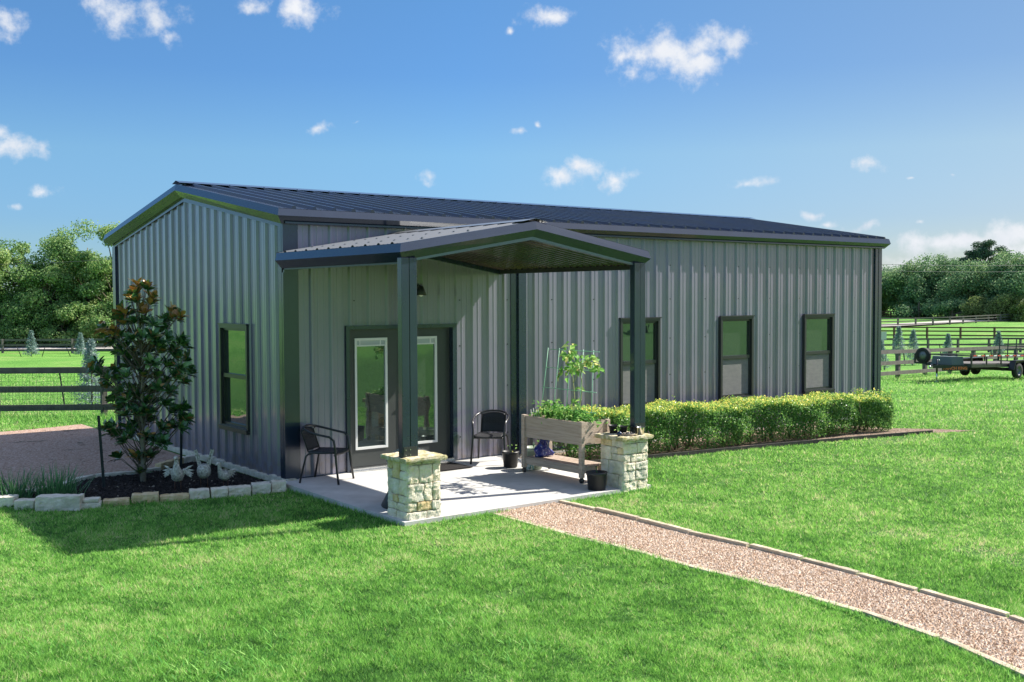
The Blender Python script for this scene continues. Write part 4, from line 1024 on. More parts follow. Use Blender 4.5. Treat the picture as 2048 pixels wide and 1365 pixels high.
mb = MB(); mb.tube([(0, 0, -.05), (.01, .0, .4), (.0, .02, .9), (.03, .0, 1.5), (.0, .02, 2.1), (-.02, .0, 2.6)], [.045, .038, .032, .026, .018, .01], 8); mb.build('trunk', M['barkp'], mg)
mb = MB()
for c in clus:
    r_ = math.hypot(c[0], c[1]); z0 = max(.12, c[2] - .25 - .5 * r_)
    mb.tube([(0, 0, z0), (c[0] * .45, c[1] * .45, z0 + (c[2] - z0) * .35), tuple(c)], [.008, .006, .004], 5)
mb.build('branches', M['bark'], mg)
LC, LN, LT, LL, LR = [], [], [], [], []
for c in clus:
    k = rnd.randint(11, 17); out_ = np.array([c[0], c[1], .35]); out_ /= np.linalg.norm(out_)
    top = c[2] > 2.25 or (c[2] > 2.0 and c[0] - c[1] < -.25)
    for q in range(k):
        a = q * 2.4 + rnd.random(); tilt = rnd.uniform(.15, 1.25)
        ax = out_; s1 = np.cross(ax, [0, 0, 1]); s1 /= np.linalg.norm(s1) + 1e-6; s2 = np.cross(s1, ax)
        T_ = ax * math.cos(tilt) + (s1 * math.cos(a) + s2 * math.sin(a)) * math.sin(tilt)
        N_ = ax * math.sin(tilt) - (s1 * math.cos(a) + s2 * math.sin(a)) * math.cos(tilt) * .9 + np.array([0, 0, .35])
        LC.append(c + T_ * .012 + np.array([0, 0, -.02 * tilt])); LN.append(N_); LT.append(T_); LL.append(rnd.uniform(.10, .17))
        v = rnd.random() * .8
        if top and tilt < 1.0 and rnd.random() < .6: v = rnd.uniform(.82, 1)
        elif rnd.random() < .07: v = rnd.uniform(.82, .95)
        LR.append(v)
LC, LN, LT, LL, LR = map(np.array, (LC, LN, LT, LL, LR))
N1 = LN / np.linalg.norm(LN, axis=1, keepdims=True); T1 = LT - N1 * (LT * N1).sum(1, keepdims=True); T1 /= np.linalg.norm(T1, axis=1, keepdims=True); B1 = np.cross(N1, T1); L1 = LL[:, None]
V = np.empty((len(LC), 8, 3))
for q, (t_, w_, n_) in enumerate(((0, 0, 0), (.28, .19, .03), (.62, .21, .02), (.86, .11, -.03), (1, 0, -.08), (.86, -.11, -.03), (.62, -.21, .02), (.28, -.19, .03))): V[:, q] = LC + T1 * L1 * t_ + B1 * L1 * w_ + N1 * L1 * (n_ + abs(w_) * .25)
V = V.reshape(-1, 3); F = (np.arange(len(LC))[:, None, None] * 8 + np.array([(0, 1, 7, 7), (1, 2, 6, 7), (2, 3, 5, 6), (3, 4, 5, 5)])[None])
F = np.concatenate([(np.arange(len(LC))[:, None] * 8 + np.array(q)[None]) for q in ((0, 1, 2, 7), (7, 2, 3, 6), (6, 3, 4, 5))]); r = np.repeat(LR, 8)
arr_mesh('foliage', V, F, M['leaf_mag'], mg, {'rnd': r})
def stake(base, h, lean, label, group=None, r=.018):
    t = thing('steel_stake', label, 'stake', base, 0, group); mb = MB()
    mb.bar((0, 0, -.1), (lean[0], lean[1], h), r * 2, r * .6); mb.bar((0, 0, -.1), (lean[0], lean[1], h), r * .6, r * 2)
    for k in range(6): z = h * (k + 2) / 8; mb.box(lean[0] * z / h - r, lean[0] * z / h + r, lean[1] * z / h - r * .7, lean[1] * z / h + r * .7, z, z + .012)
    mb.build('stake_post', M['steel'], t); return t
stake((-2.05, 1.28, GZ), 1.0, (-.05, .04), 'leaning steel stake left of the magnolia in the bed')
stake((-.64, 2.25, GZ), .95, (.03, .02), 'upright steel stake right of the magnolia near the wall')
def blades(name, C, L, Wd, lean, m, parent=None, az=None, r=None, segs=3, droop=.5):
    """curved grass blades as strips"""
    n = len(C); az = rng.uniform(0, 2 * np.pi, n) if az is None else az
    dx, dy = np.cos(az), np.sin(az); sx, sy = -dy, dx
    V = np.empty((n, segs * 2 + 1, 3)); F = []
    for k in range(segs):
        t = k / segs; hor = L * lean * (t + droop * t * t); ver = L * (t - droop * .5 * lean * t * t) * np.sqrt(np.maximum(.05, 1 - lean ** 2 * .6)); w = Wd * (1 - t * .75) * .5
        for q, sg in ((0, -1), (1, 1)):
            V[:, k * 2 + q, 0] = C[:, 0] + dx * hor + sx * w * sg; V[:, k * 2 + q, 1] = C[:, 1] + dy * hor + sy * w * sg; V[:, k * 2 + q, 2] = C[:, 2] + ver
    hor = L * lean * (1 + droop); ver = L * (1 - droop * .5 * lean) * np.sqrt(np.maximum(.05, 1 - lean ** 2 * .6))
    V[:, -1, 0] = C[:, 0] + dx * hor; V[:, -1, 1] = C[:, 1] + dy * hor; V[:, -1, 2] = C[:, 2] + ver
    nv = segs * 2 + 1; tr_ = []
    for k in range(segs - 1): tr_ += [(2 * k, 2 * k + 1, 2 * k + 3), (2 * k, 2 * k + 3, 2 * k + 2)]
    tr_.append((2 * segs - 2, 2 * segs - 1, 2 * segs))
    F = (np.arange(n)[:, None, None] * nv + np.array(tr_)[None]).reshape(-1, 3)
    return arr_mesh(name, V.reshape(-1, 3), F, m, parent, {'rnd': np.repeat(rng.random(n) if r is None else r, nv)})
for (loc, label) in (((-3.22, 1.02, GZ + .02), 'clump of long green iris leaves at the far left of the bed'), ((-2.78, .82, GZ + .02), 'clump of arching iris leaves nearer the leaning stake')):
    t = thing('iris_clump', label, 'plant', loc, 0, 'iris clumps in the planting bed'); n = 170
    C = np.stack([rng.normal(0, .12, n), rng.normal(0, .1, n), np.zeros(n)], -1)
    blades('leaves', C, rng.uniform(.28, .52, n), rng.uniform(.012, .02, n), rng.uniform(.1, .65, n), M['leaf_iris'], t, az=np.arctan2(C[:, 1], C[:, 0]) + rng.normal(0, .8, n), segs=4)
n = 14
# metal birds
def feathers(mb, base, dirs, L, w, up):
    for d in dirs:
        d = Vector(d).normalized(); s = d.cross(Vector(up)).normalized() * w
        b = Vector(base); mid_ = b + d * L * .55
        mb.add([b, mid_ - s, b + d * L, mid_ + s, mid_ + Vector(up) * .006], [(0, 1, 4), (1, 2, 4), (2, 3, 4), (3, 0, 4)])
def bird_legs(mb, pts, h, mi=1):
    for (x, y) in pts: mb.tube([(x, y, h), (x, y, 0)], .006, 6, mi); mb.box(x - .025, x + .025, y - .035, y + .015, 0, .006, mi)
b1 = thing('metal_bird', 'white metal goose sculpture with small spread wings, left in the bed', 'bird sculpture', (-1.36, .42, GZ + .03), rad(-38), 'metal bird sculptures in the bed')
mb = MB(); bird_legs(mb, ((-.04, 0), (.04, 0)), .16)
mb.tube([(0, .10, .20), (0, .04, .17), (0, -.0, .19), (0, -.04, .25), (0, -.05, .32), (0, -.045, .38), (0, -.05, .42), (0, -.06, .445), (0, -.085, .445), (0, -.12, .435)], [.02, .065, .085, .075, .045, .03, .026, .032, .025, .006], 12)
mb.build('bird_body', [M['bird'], M['birdred']], b1)
for s in (-1, 1):
    mb = MB(); feathers(mb, (s * .07, .0, .27), [(s * (.5 + .14 * k), .12, .25 - .27 * k) for k in range(6)], .15, .016, (0, -1, .2)); mb.ell((s * .085, 0, .25), (.03, .015, .045), 8, 6); mb.build('wing', M['bird'], b1)
b2 = thing('metal_bird', 'white metal bird sculpture with raised feathered tail, middle in the bed', 'bird sculpture', (-1.0, .42, GZ + .03), rad(-38), 'metal bird sculptures in the bed')
mb = MB(); bird_legs(mb, ((-.045, 0), (.045, 0)), .14)
mb.lathe([(.0, 0), (.05, .005), (.085, .045), (.095, .10), (.085, .15), (.06, .19), (.045, .19), (.07, .14), (.075, .1), (.06, .05), (0, .03)], 16, (0, 0, .125)); mb.build('bird_body', [M['bird'], M['birdred']], b2)
mb = MB()
for s in (-1, 1):
    for k in range(12):
        t_ = k / 11; base = (s * (.05 + .055 * t_) , .02, .27 + .2 * t_); feathers(mb, base, [(s * .45, -.25, .6), (-s * .12, -.3, .7)], .075 - .02 * t_, .016, (0, -1, .1))
    mb.tube([(s * .05, .03, .25), (s * .11, .03, .50)], .008, 6)
mb.build('tail', M['bird'], b2)
b3 = thing('metal_bird', 'small white metal goose sculpture with folded wings nearest the porch', 'bird sculpture', (-.78, .30, GZ + .03), rad(-20), 'metal bird sculptures in the bed')
mb = MB(); bird_legs(mb, ((.0, 0), (.06, .02)), .09)
mb.tube([(.10, .10, .20), (.06, .05, .16), (.02, .0, .15), (-.02, -.03, .17), (-.045, -.045, .23), (-.05, -.045, .29), (-.055, -.05, .325), (-.07, -.06, .335), (-.10, -.085, .31)], [.01, .06, .075, .06, .03, .024, .03, .024, .006], 12)
mb.build('bird_body', [M['bird'], M['birdred']], b3)
for s in (-1, 1):
    mb = MB(); Mx = Matrix.Rotation(rad(30), 3, 'Z')
    feathers(mb, (.0 + s * .055, .0 - s * .035, .22), [(.45 + .1 * k, .35, -.55 + .2 * k) for k in range(4)], .15, .02, (s * .6, -s * .6, .3)); mb.build('wing', M['bird'], b3)

# ================================================================== hedge
hd = thing('hedge', 'trimmed green and gold privet hedge along the front wall', 'hedge', (4.15, -.65, GZ))
HA, HB = np.array([4.2, -.62]), np.array([11.62, -1.36]); hdv = HB - HA; HL = np.linalg.norm(hdv); hdv /= HL; hnv = np.array([hdv[1], -hdv[0]])   # towards camera
def hedge_leaves(n):
    s = rng.uniform(0, HL, n); z = rng.uniform(.03, 1, n) ** .8; w = rng.uniform(-1, 1, n)
    # push towards the shell
    m_ = rng.random(n); face = rng.random(n)
    hw = .44 + .05 * np.sin(s * 2.7) + .03 * np.sin(s * 7.1 + 1); hh_ = .76 + .03 * np.sin(s * 3.3) + .025 * np.sin(s * 8.3) - .012 * s
    top = face < .36; front = (face >= .36) & (face < .78); end = (face >= .78) & (face < .83)
    depth = np.abs(rng.normal(0, .06, n))
    w = np.where(front, 1 - depth / hw, w); z = np.where(top, 1 - depth * .8 / hh_ + rng.exponential(.018, n) * (rng.random(n) < .5), z)
    s = np.where(end, HL - depth * 1.2 + .04, s)
    lump = .03 * np.sin(s * 5.3 + z * 4) * np.sin(z * 7 + s)
    round_ = np.where(z > .9, 1 - ((z - .9) / .25) ** 2 * .3, 1) * np.where(z < .3, .86 + z * .47, 1)
    x = HA[0] + hdv[0] * s + hnv[0] * (w * hw * round_ + lump * (w > .4)); y = HA[1] + hdv[1] * s + hnv[1] * (w * hw * round_ + lump * (w > .4)); zz = z * hh_
    N = np.stack([hnv[0] * w, hnv[1] * w, (z - .4) * 1.2], -1) + rng.normal(size=(n, 3)) * .75
    newg = np.clip((z - .84) / .16, 0, 1)
    r = np.clip(rng.random(n) * .66 + newg * rng.uniform(.15, .7, n), 0, 1)
    sparse = (z < .22) & (rng.random(n) < .35 + .3 * np.sin(s * 3.1))
    C = np.stack([x - 4.15, y + .65, zz], -1); k = ~sparse
    return C[k], N[k], r[k]
C, N_, r_ = hedge_leaves(64000)
T_ = unit(len(C)); T_[:, 2] += .5; L_ = rng.uniform(.028, .05, len(C))
V, F, r = leaf_arrays(C, N_, T_, L_, L_ * .6, r_); arr_mesh('foliage', V, F, M['leaf_hedge'], hd, {'rnd': r})
mb = MB()
for k in range(46):
    s = HL * (k + rnd.random()) / 46; w = rnd.uniform(-.2, .3); b = HA + hdv * s + hnv * w; b = (b[0] - 4.15, b[1] + .65, 0)
    for q in range(3): mb.tube([b, (b[0] + rnd.uniform(-.1, .1), b[1] + rnd.uniform(-.1, .1), .3), (b[0] + rnd.uniform(-.2, .2), b[1] + rnd.uniform(-.2, .2), .62)], [.012, .008, .004], 5)
mb.build('stems', M['bark'], hd)['kind'] = 'stuff'

# ================================================================== fences
def fence(name, pts, spacing, hts, h, m, label, rail=.14, pw=.10, thick=.04, mesh=False, side=1, post_top=.05):
    P = [np.array(p[:2], float) for p in pts]; t = thing(name, label, 'fence', (P[0][0], P[0][1], float(terr(*P[0]))))
    o = np.array([P[0][0], P[0][1], float(terr(*P[0]))]); posts = []
    for a, b in zip(P, P[1:]):
        L = np.linalg.norm(b - a); k = max(1, int(round(L / spacing)))
        posts += [a + (b - a) * i / k for i in range(k)]
    posts.append(P[-1])
    Z = [float(terr(*p)) for p in posts]
    for p, z in zip(posts, Z):
        mb = MB(); mb.box(p[0] - o[0] - pw / 2, p[0] - o[0] + pw / 2, p[1] - o[1] - pw / 2, p[1] - o[1] + pw / 2, z - o[2] - .3, z - o[2] + h + post_top, 0, .006 if pw > .09 else 0); mb.build('post', m, t)
    for hz in hts:
        mb = MB()
        for (p, z), (q, w) in zip(zip(posts, Z), zip(posts[1:], Z[1:])):
            d = q - p; nr = np.array([d[1], -d[0]]) / np.linalg.norm(d); 
            if nr @ (CAM[:2] - p) < 0: nr = -nr
            off = nr * side * (pw / 2 + thick / 2 + .002)
            mb.bar((p[0] - o[0] + off[0], p[1] - o[1] + off[1], z - o[2] + hz), (q[0] - o[0] + off[0], q[1] - o[1] + off[1], w - o[2] + hz), thick, rail)
        mb.build('rail', m, t)
    if mesh:
        mb = MB()
        for (p, z), (q, w) in zip(zip(posts, Z), zip(posts[1:], Z[1:])):
            d = q - p; L = np.linalg.norm(d); nr = np.array([d[1], -d[0]]) / L
            if nr @ (CAM[:2] - p) < 0: nr = -nr
            off = nr * (pw / 2 + thick + .012)
            f = lambda s, hz: (p[0] + d[0] * s - o[0] + off[0], p[1] + d[1] * s - o[1] + off[1], z + (w - z) * s - o[2] + hz)
            for i in range(int(L / .075)):
                s = i * .075 / L; a, b = f(s, .12), f(s, h - .05); mb.bar(a, b, .004, .004)
            for hz in np.arange(.12, h, .1): mb.bar(f(0, hz), f(1, hz), .004, .004)
        mb.build('wire_mesh', M['wire'], t)
    return t
fp0 = at(205, 24.6); dl = np.array([.93, -.37]) * 0
lf = [at(-330, 24.0), at(-10, 24.3), at(205, 24.6), at(420, 25.2)]
fence('board_fence', lf, 2.44, (.22, .64, 1.07), 1.1, M['fence'], 'dark board fence with wire mesh behind the gravel drive', mesh=True, pw=.13)
farL = [at(px, 106) for px in (-330, 10, 124, 330)]
fence('board_fence', [at(-420, 104), at(420, 106)], 6.2, (.25, .75, 1.25), 1.3, M['fence'], 'far dark board fence along the road on the left', rail=.2, pw=.2, thick=.05, side=-1)
def rp(px, D): return at(px, D)
fence('board_fence', [rp(1640, 43.5), rp(1797, 49), rp(1851, 51), rp(1948, 55), rp(2033, 59), rp(2160, 65)], 2.44, (.24, .70, 1.20), 1.22, M['fence'], 'nearest dark board fence behind the black trailer', rail=.17, pw=.17)
fence('board_fence', [rp(1650, 97), rp(1857, 98), rp(1917, 98.5), rp(1979, 99), rp(2042, 99.5), rp(2180, 101)], 2.9, (.25, .75, 1.27), 1.3, M['fence'], 'second dark board fence beyond the spruce saplings', rail=.17, pw=.18, thick=.05)
fence('board_fence', [rp(1660, 134), rp(2200, 126)], 4.0, (.3, .8, 1.25), 1.3, M['fenceb'], 'brown board fence in the middle of the right pasture', rail=.16, pw=.2, thick=.05)
fence('board_fence', [rp(1650, 168), rp(1760, 170), rp(1900, 178), rp(2048, 194), rp(2250, 225)], 4.6, (.3, .8, 1.25), 1.3, M['fence'], 'far dark board fence in front of the pale road on the right', rail=.16, pw=.22, thick=.05)
fence('board_fence', [rp(1700, 205), rp(1860, 215), rp(1920, 228)], 4.8, (.3, .8, 1.25), 1.3, M['fenceb'], 'farthest reddish brown fence below the tree line', rail=.16, pw=.24, thick=.05)
x, y, z = at(1768, 96); t = thing('notice_board', 'small blank pale sign board on a post in the right pasture', 'sign', (x, y, z), rad(-37))
MB().box(-.25, .25, -.02, .02, 1.25, 1.95).build('panel', M['sign'], t); MB().box(-.05, .05, .02, .1, -.1, 1.5).build('post', M['fence'], t)

# ================================================================== spruce saplings
def spruce(px, D, h, label, n=2600):
    x, y, z = at(px, D); t = thing('spruce_sapling', label, 'sapling', (x, y, z - .02), 0, 'blue spruce saplings along the fences')
    MB().tube([(0, 0, 0), (0, 0, h * .96)], [.03, .006], 6).build('trunk', M['bark'], t)
    k = int(16 * h); C = []; T = []
    for i in range(k):
        zz = h * (.05 + .9 * (i / k) ** .9); R = h * .31 * (1 - zz / h) ** 1.15 + .015
        for q in range(7):
            a = rng.uniform(0, 6.28); R2 = R * rng.uniform(.7, 1.15); m_ = int(n / k / 7)
            s = rng.uniform(.15, 1, m_); C.append(np.stack([np.cos(a) * R2 * s, np.sin(a) * R2 * s, zz + R2 * s * .25], -1) + rng.normal(size=(m_, 3)) * .02)
            T.append(np.stack([np.cos(a) * np.ones(m_), np.sin(a) * np.ones(m_), .4 * np.ones(m_)], -1) + rng.normal(size=(m_, 3)) * .6)
    C = np.concatenate(C); T = np.concatenate(T); sz = max(.045, D * .0011)
    L = rng.uniform(sz, sz * 1.8, len(C)); V, F, r = leaf_arrays(C, unit(len(C)), T, L, L * .35, rng.random(len(C))); arr_mesh('foliage', V, F, M['leaf_spruce'], t, {'rnd': r})
    return (x, y, z)
spruce(62, 97, 2.45, 'blue spruce sapling at far left by the road fence')
spruce(160, 99, 2.2, 'blue spruce sapling by the road fence, nearer the magnolia')
spruce(181, 28.5, 1.95, 'large blue spruce sapling just behind the mesh fence', 5200)
spruce(1763, 58, 1.75, 'blue spruce sapling half hidden by the building corner')
spruce(1798, 84, 2.5, 'blue spruce sapling left of the trailer, farther of the pair')
spruce(1827, 63, 2.25, 'blue spruce sapling left of the trailer, nearer of the pair')
spruce(1897, 78, 1.9, 'blue spruce sapling above the trailer toolbox')
spruce(1998, 82, 2.05, 'blue spruce sapling above the trailer wheels')
for (px, D, lx, lab) in ((128, 27.5, -.15, 'leaning stake beside the large spruce sapling'), (42, 97, -.5, 'thin stake left of the far left spruce'), (82, 97, .4, 'thin stake right of the far left spruce'), (140, 99, -.5, 'thin stake left of the second spruce by the road'),
                        (1770, 58, .1, 'stake beside the spruce near the building corner'), (1812, 63, -.15, 'stake left of the nearer spruce pair'), (1846, 63, .12, 'stake right of the nearer spruce pair'), (1884, 78, -.15, 'stake left of the spruce above the toolbox'), (1912, 78, .12, 'stake right of the spruce above the toolbox'), (1985, 82, -.15, 'stake left of the spruce above the wheels'), (2015, 82, .12, 'stake right of the spruce above the wheels')):
    x, y, z = at(px, D); stake((x, y, z), 1.05, (lx * .79, -lx * .6), lab, 'stakes tied to the spruce saplings', .018 if D < 40 else .03)

# ================================================================== trailer
tx, ty, tz = at(1945, 44.5)
tdir = .78 * HR + .626 * HF; tang = math.atan2(tdir[1], tdir[0])
tl = thing('utility_trailer', 'black twin axle utility trailer parked on the grass', 'trailer', (tx, ty, tz), tang)
# local: x to the rear, y to the far side, near front corner at (0,0)
TW, TLn, DH = 2.05, 6.2, .52
def tpart(name, fn, m=None, parent=None):
    mb = MB(); fn(mb); return mb.build(name, m or M['trailer'], parent or tl)
tilt = lambda x: DH + .16 - x * .035
def fr_(mb):
    for y in (.03, TW - .03): mb.bar((0, y, tilt(0)), (TLn, y, tilt(TLn)), .06, .13)
    for x in np.linspace(0, TLn, 7): mb.bar((x, 0, tilt(x)), (x, TW, tilt(x)), .05, .12)
    mb.bar((0, .25, tilt(0) - .02), (-1.25, TW / 2 - .03, tilt(0) - .02), .07, .13); mb.bar((0, TW - .25, tilt(0) - .02), (-1.25, TW / 2 + .03, tilt(0) - .02), .07, .13)
tpart('chassis', fr_)
tpart('deck', lambda mb: [mb.bar((0, .08 + k * (TW - .16) / 9 + .09, tilt(0) + .08), (TLn, .08 + k * (TW - .16) / 9 + .09, tilt(TLn) + .08), (TW - .16) / 9 - .01, .035) for k in range(9)], M['fence'])
RH = .42
def rl(mb):
    for y in (.02, TW - .02):
        mb.bar((0, y, tilt(0) + RH), (TLn, y, tilt(TLn) + RH), .05, .05)
        for x in np.linspace(0.02, TLn, 6): mb.bar((x, y, tilt(x)), (x, y, tilt(x) + RH), .05, .05)
    mb.bar((0, 0, tilt(0) + RH), (0, TW, tilt(0) + RH), .05, .05)
    for y in (.02, TW / 2, TW - .02): mb.bar((0, y, tilt(0)), (0, y, tilt(0) + RH), .05, .05)
tpart('side_rails', rl)
def frack(mb):
    mb.bar((-.02, TW, tilt(0) + RH), (-.02, TW + .5, tilt(0) + RH), .05, .05); mb.bar((-.02, TW + .5, tilt(0) + RH), (-.02, TW + .5, tilt(0) + .02), .06, .06); mb.bar((-.02, TW, tilt(0) + .03), (-.02, TW + .5, tilt(0) + .03), .06, .08)
tpart('tyre_rack', frack)
def tape(mb, col):
    for k in range(17):
        if (k % 2) == col: mb.bar((.1 + k * .34, -.012, tilt(k * .34) + RH), (.1 + k * .34 + .26, -.012, tilt(k * .34) + RH), .012, .045)
tpart('red_reflector', lambda mb: tape(mb, 0), M['tred']); tpart('white_reflector', lambda mb: tape(mb, 1), M['twhite'])
def wheel(x, y, z, axis, r=.335):
    t = thing('wheel', None, None, (x, y, z)); t.parent = tl; t.rotation_euler = axis
    MB().lathe([(r * .6, -.10), (r * .93, -.10), (r, -.07), (r, .07), (r * .93, .10), (r * .6, .10)], 28).build('tyre', M['tyre'], t)
    MB().lathe([(0, -.04), (r * .22, -.045), (r * .25, -.02), (r * .5, .0), (r * .56, -.08), (r * .63, -.085), (r * .63, .08), (0, .06)], 24).build('rim', M['rim'], t)
    return t
for x in (3.55, 4.5):
    for y in (-.16, TW + .16): wheel(x, y, .335, (-math.pi / 2, 0, 0) if y < 0 else (math.pi / 2, 0, 0))
wheel(.02, TW + .14, tilt(0) + .36, (0, -math.pi / 2 * -1 + math.pi, 0))
def fnd(y):
    def f(mb):
        prof_ = [(3.02, .40), (3.2, .78), (4.85, .76), (5.04, .40)]
        for a, b in zip(prof_, prof_[1:]): mb.bar((a[0], y, a[1]), (b[0], y, b[1]), .27, .025, up=(0, 1, 0) if False else (0, 0, 1))
        mb.add([(3.02, y + .13, .40), (3.2, y + .13, .78), (4.85, y + .13, .76), (5.04, y + .13, .4)], [(0, 1, 2, 3)])
    return f
tpart('fender', fnd(-.16)); tpart('fender', fnd(TW + .16))
def tb(mb):
    mb.add([(-.55, .55, tilt(0) + .04), (-.08, .3, tilt(0) + .04), (-.08, TW - .3, tilt(0) + .04), (-.55, TW - .55, tilt(0) + .04), (-.5, .6, tilt(0) + .38), (-.08, .35, tilt(0) + .38), (-.08, TW - .35, tilt(0) + .38), (-.5, TW - .6, tilt(0) + .38)], [(3, 2, 1, 0), (4, 5, 6, 7), (0, 1, 5, 4), (1, 2, 6, 5), (2, 3, 7, 6), (3, 0, 4, 7)])
tpart('tool_box', tb, M['tbox'])
def jk(mb):
    x = -.95; mb.tube([(x, TW / 2 - .02, .02), (x, TW / 2 - .02, .42)], .028, 8, 1); mb.tube([(x, TW / 2 - .02, .38), (x, TW / 2 - .02, .95)], .04, 8); mb.lathe([(0, 0), (.09, 0), (.09, .015), (0, .02)], 12, (x, TW / 2 - .02, .0), 1); mb.tube([(x, TW / 2, .93), (x, TW / 2 - .14, .93), (x, TW / 2 - .14, .86)], .012, 6, 1)
    mb.box(-1.45, -1.2, TW / 2 - .04, TW / 2 + .04, tilt(0) - .08, tilt(0) + .02, 1); mb.ell((-1.45, TW / 2, tilt(0) - .02), (.07, .05, .05), 8, 6, 1)
mb = MB(); jk(mb); mb.build('jack', [M['trailer'], M['galv']], tl)
tpart('axle', lambda mb: [mb.bar((x, 0, .34), (x, TW, .34), .07, .07) for x in (3.55, 4.5)] + [mb.bar((2.75, y, .40), (4.5, y, .38), .06, .1) for y in (.1, TW - .1)])
tpart('ramp_gate', lambda mb: [mb.bar((TLn, y, tilt(TLn)), (TLn + .1, y, tilt(TLn) + 1.15), .04, .04) for y in np.linspace(.05, TW - .05, 6)] + [mb.bar((TLn + .1 * k, .05, tilt(TLn) + 1.15 * k), (TLn + .1 * k, TW - .05, tilt(TLn) + 1.15 * k), .04, .04) for k in (.1, .4, .7, 1)])
npl = tpart('name_plate', lambda mb: mb.bar((-.005, .15, tilt(0) - .10), (-.9, TW / 2 - .22, tilt(0) - .10), .012, .20), M['trailer'])
cu = bpy.data.curves.new('lettering', 'FONT'); cu.body = 'RANCH KING'; cu.size = .165; cu.align_x = 'CENTER'; cu.align_y = 'CENTER'; cu.extrude = .004; cu.offset = .006
tmp = bpy.data.objects.new('lettering_curve', cu); COL.objects.link(tmp)
dg = bpy.context.evaluated_depsgraph_get(); me = bpy.data.meshes.new_from_object(tmp.evaluated_get(dg)); bpy.data.objects.remove(tmp)
me.materials.clear(); me.materials.append(M['orange'])
lo = bpy.data.objects.new('lettering', me); link(lo, npl)
xd = Vector((.895, -(TW / 2 - .37), 0)).normalized(); zd = Vector((xd.y, -xd.x, 0)); 
if zd.y > 0: zd = -zd
yd = Vector((0, 0, 1)); zd = xd.cross(yd)
c_ = Vector((-.45, (.15 + TW / 2 - .22) / 2, tilt(0) - .10)) + zd * .012
lo.matrix_local = Matrix(((xd.x, yd.x, zd.x, c_.x), (xd.y, yd.y, zd.y, c_.y), (xd.z, yd.z, zd.z, c_.z), (0, 0, 0, 1)))

# ================================================================== trees
def tree(name, px, D, H, Wd, label, group, m, n=9000, leaf=.28, base=.12, lumps=26, trunk=True, seed=0, flat=1.0, mb_mat='bark', open_=0., cat='tree'):
    g = np.random.default_rng(seed + 100)
    x, y, z = at(px, D); t = thing(name, label, cat, (x, y, z), 0, group)
    R = Wd / 2
    # clumps through the crown volume
    cs = []
    while len(cs) < lumps:
        p = g.uniform(-1, 1, 3); 
        if p @ p > 1 or p @ p < .12: continue
        q = np.array([p[0] * R, p[1] * R * .9, base * H + (p[2] * .5 + .5) * (1 - base) * H])
        tz_ = (q[2] / H - base) / (1 - base); lim = R * (1.05 - .55 * max(0, tz_ - .45) ** 1.2 * 1.4)
        if math.hypot(q[0], q[1]) > lim: continue
        cs.append(q)
    cs = np.array(cs); rad_ = g.uniform(.13, .27, lumps) * Wd * .85
    per = n // lumps; C = []; N = []
    for c, r0 in zip(cs, rad_):
        d = g.normal(size=(per, 3)); d /= np.linalg.norm(d, axis=1, keepdims=True)
        rr = r0 * np.clip(g.normal(.86, .22, per), .2, 1.3)
        C.append(c + d * rr[:, None] * np.array([1, 1, .72 * flat])); N.append(d + g.normal(size=(per, 3)) * .55 + np.array([0, 0, .35]))
    C = np.concatenate(C); N = np.concatenate(N); C[:, 2] = np.maximum(C[:, 2], .15)
    L = g.uniform(leaf * .6, leaf * 1.35, len(C)); tone = np.repeat(g.normal(0, .13, lumps), per)
    V, F, r = leaf_arrays(C, N, g.normal(size=C.shape), L, L * .75, np.clip(g.random(len(C)) * .75 + .1 + tone, 0, 1))
    arr_mesh('crown', V, F, M[m], t, {'rnd': r})
    mb = MB(); r1 = max(.12, Wd * .035)
    mb.tube([(0, 0, -.3), (.05, 0, H * .25), (-.05, .05, H * .55), (0, 0, H * .82)], [r1, r1 * .8, r1 * .5, r1 * .15], 7)
    for c in cs[:16]:
        zz = min(H * .6, max(.12 * H, c[2] * .55)); mb.tube([(0, 0, zz), tuple(c * np.array([.5, .5, 1]) + np.array([0, 0, -(c[2] - zz) * .4])), tuple(c)], [r1 * .4, r1 * .28, r1 * .12], 5)
    mb.build('trunk', M[mb_mat], t)
    return t
GL = 'trees beyond the road on the left'
spec = [(-95, 118, 12.5, 9.5), (-12, 117, 10.6, 7.0), (42, 120, 11.8, 7.0), (92, 116, 10.2, 6.0), (128, 121, 12.6, 6.6), (178, 119, 13.2, 7.6), (232, 117, 12.6, 6.6), (290, 122, 12.0, 8)]
nm = ['far left', 'second from the left', 'third from the left', 'low middle', 'tall middle', 'tallest', 'broad one beside the building', 'one behind the building corner']
for i, (px, D, H, Wd) in enumerate(spec):
    tree('leafy_tree', px, D, H, Wd, f'dense green tree beyond the left road, the {nm[i]}', GL, 'leaf_tree', 16000, .25, .02, 40, seed=i)
for i, (px, D, H, Wd) in enumerate([(5, 114.5, 4.5, 6), (70, 114.8, 5, 6), (125, 114.5, 4.2, 6), (175, 114.5, 4.8, 6), (225, 114.5, 5.2, 5.5)]):
    tree('leafy_shrub', px, D, H, Wd, f'low dark undergrowth shrub below the left trees, {ORD[i]} from the left', 'undergrowth below the left trees', 'leaf_tree', 8000, .24, .0, 18, seed=40 + i, cat='shrub')
def tree_xy(x, y, *a, **k):
    D = (x - CAM[0]) * HF[0] + (y - CAM[1]) * HF[1]; l = (x - CAM[0]) * HR[0] + (y - CAM[1]) * HR[1]
    global at
    old = at; at = lambda px, DD: (x, y, float(terr(x, y)))
    tree(a[0], 0, 0, *a[1:], **k); at = old
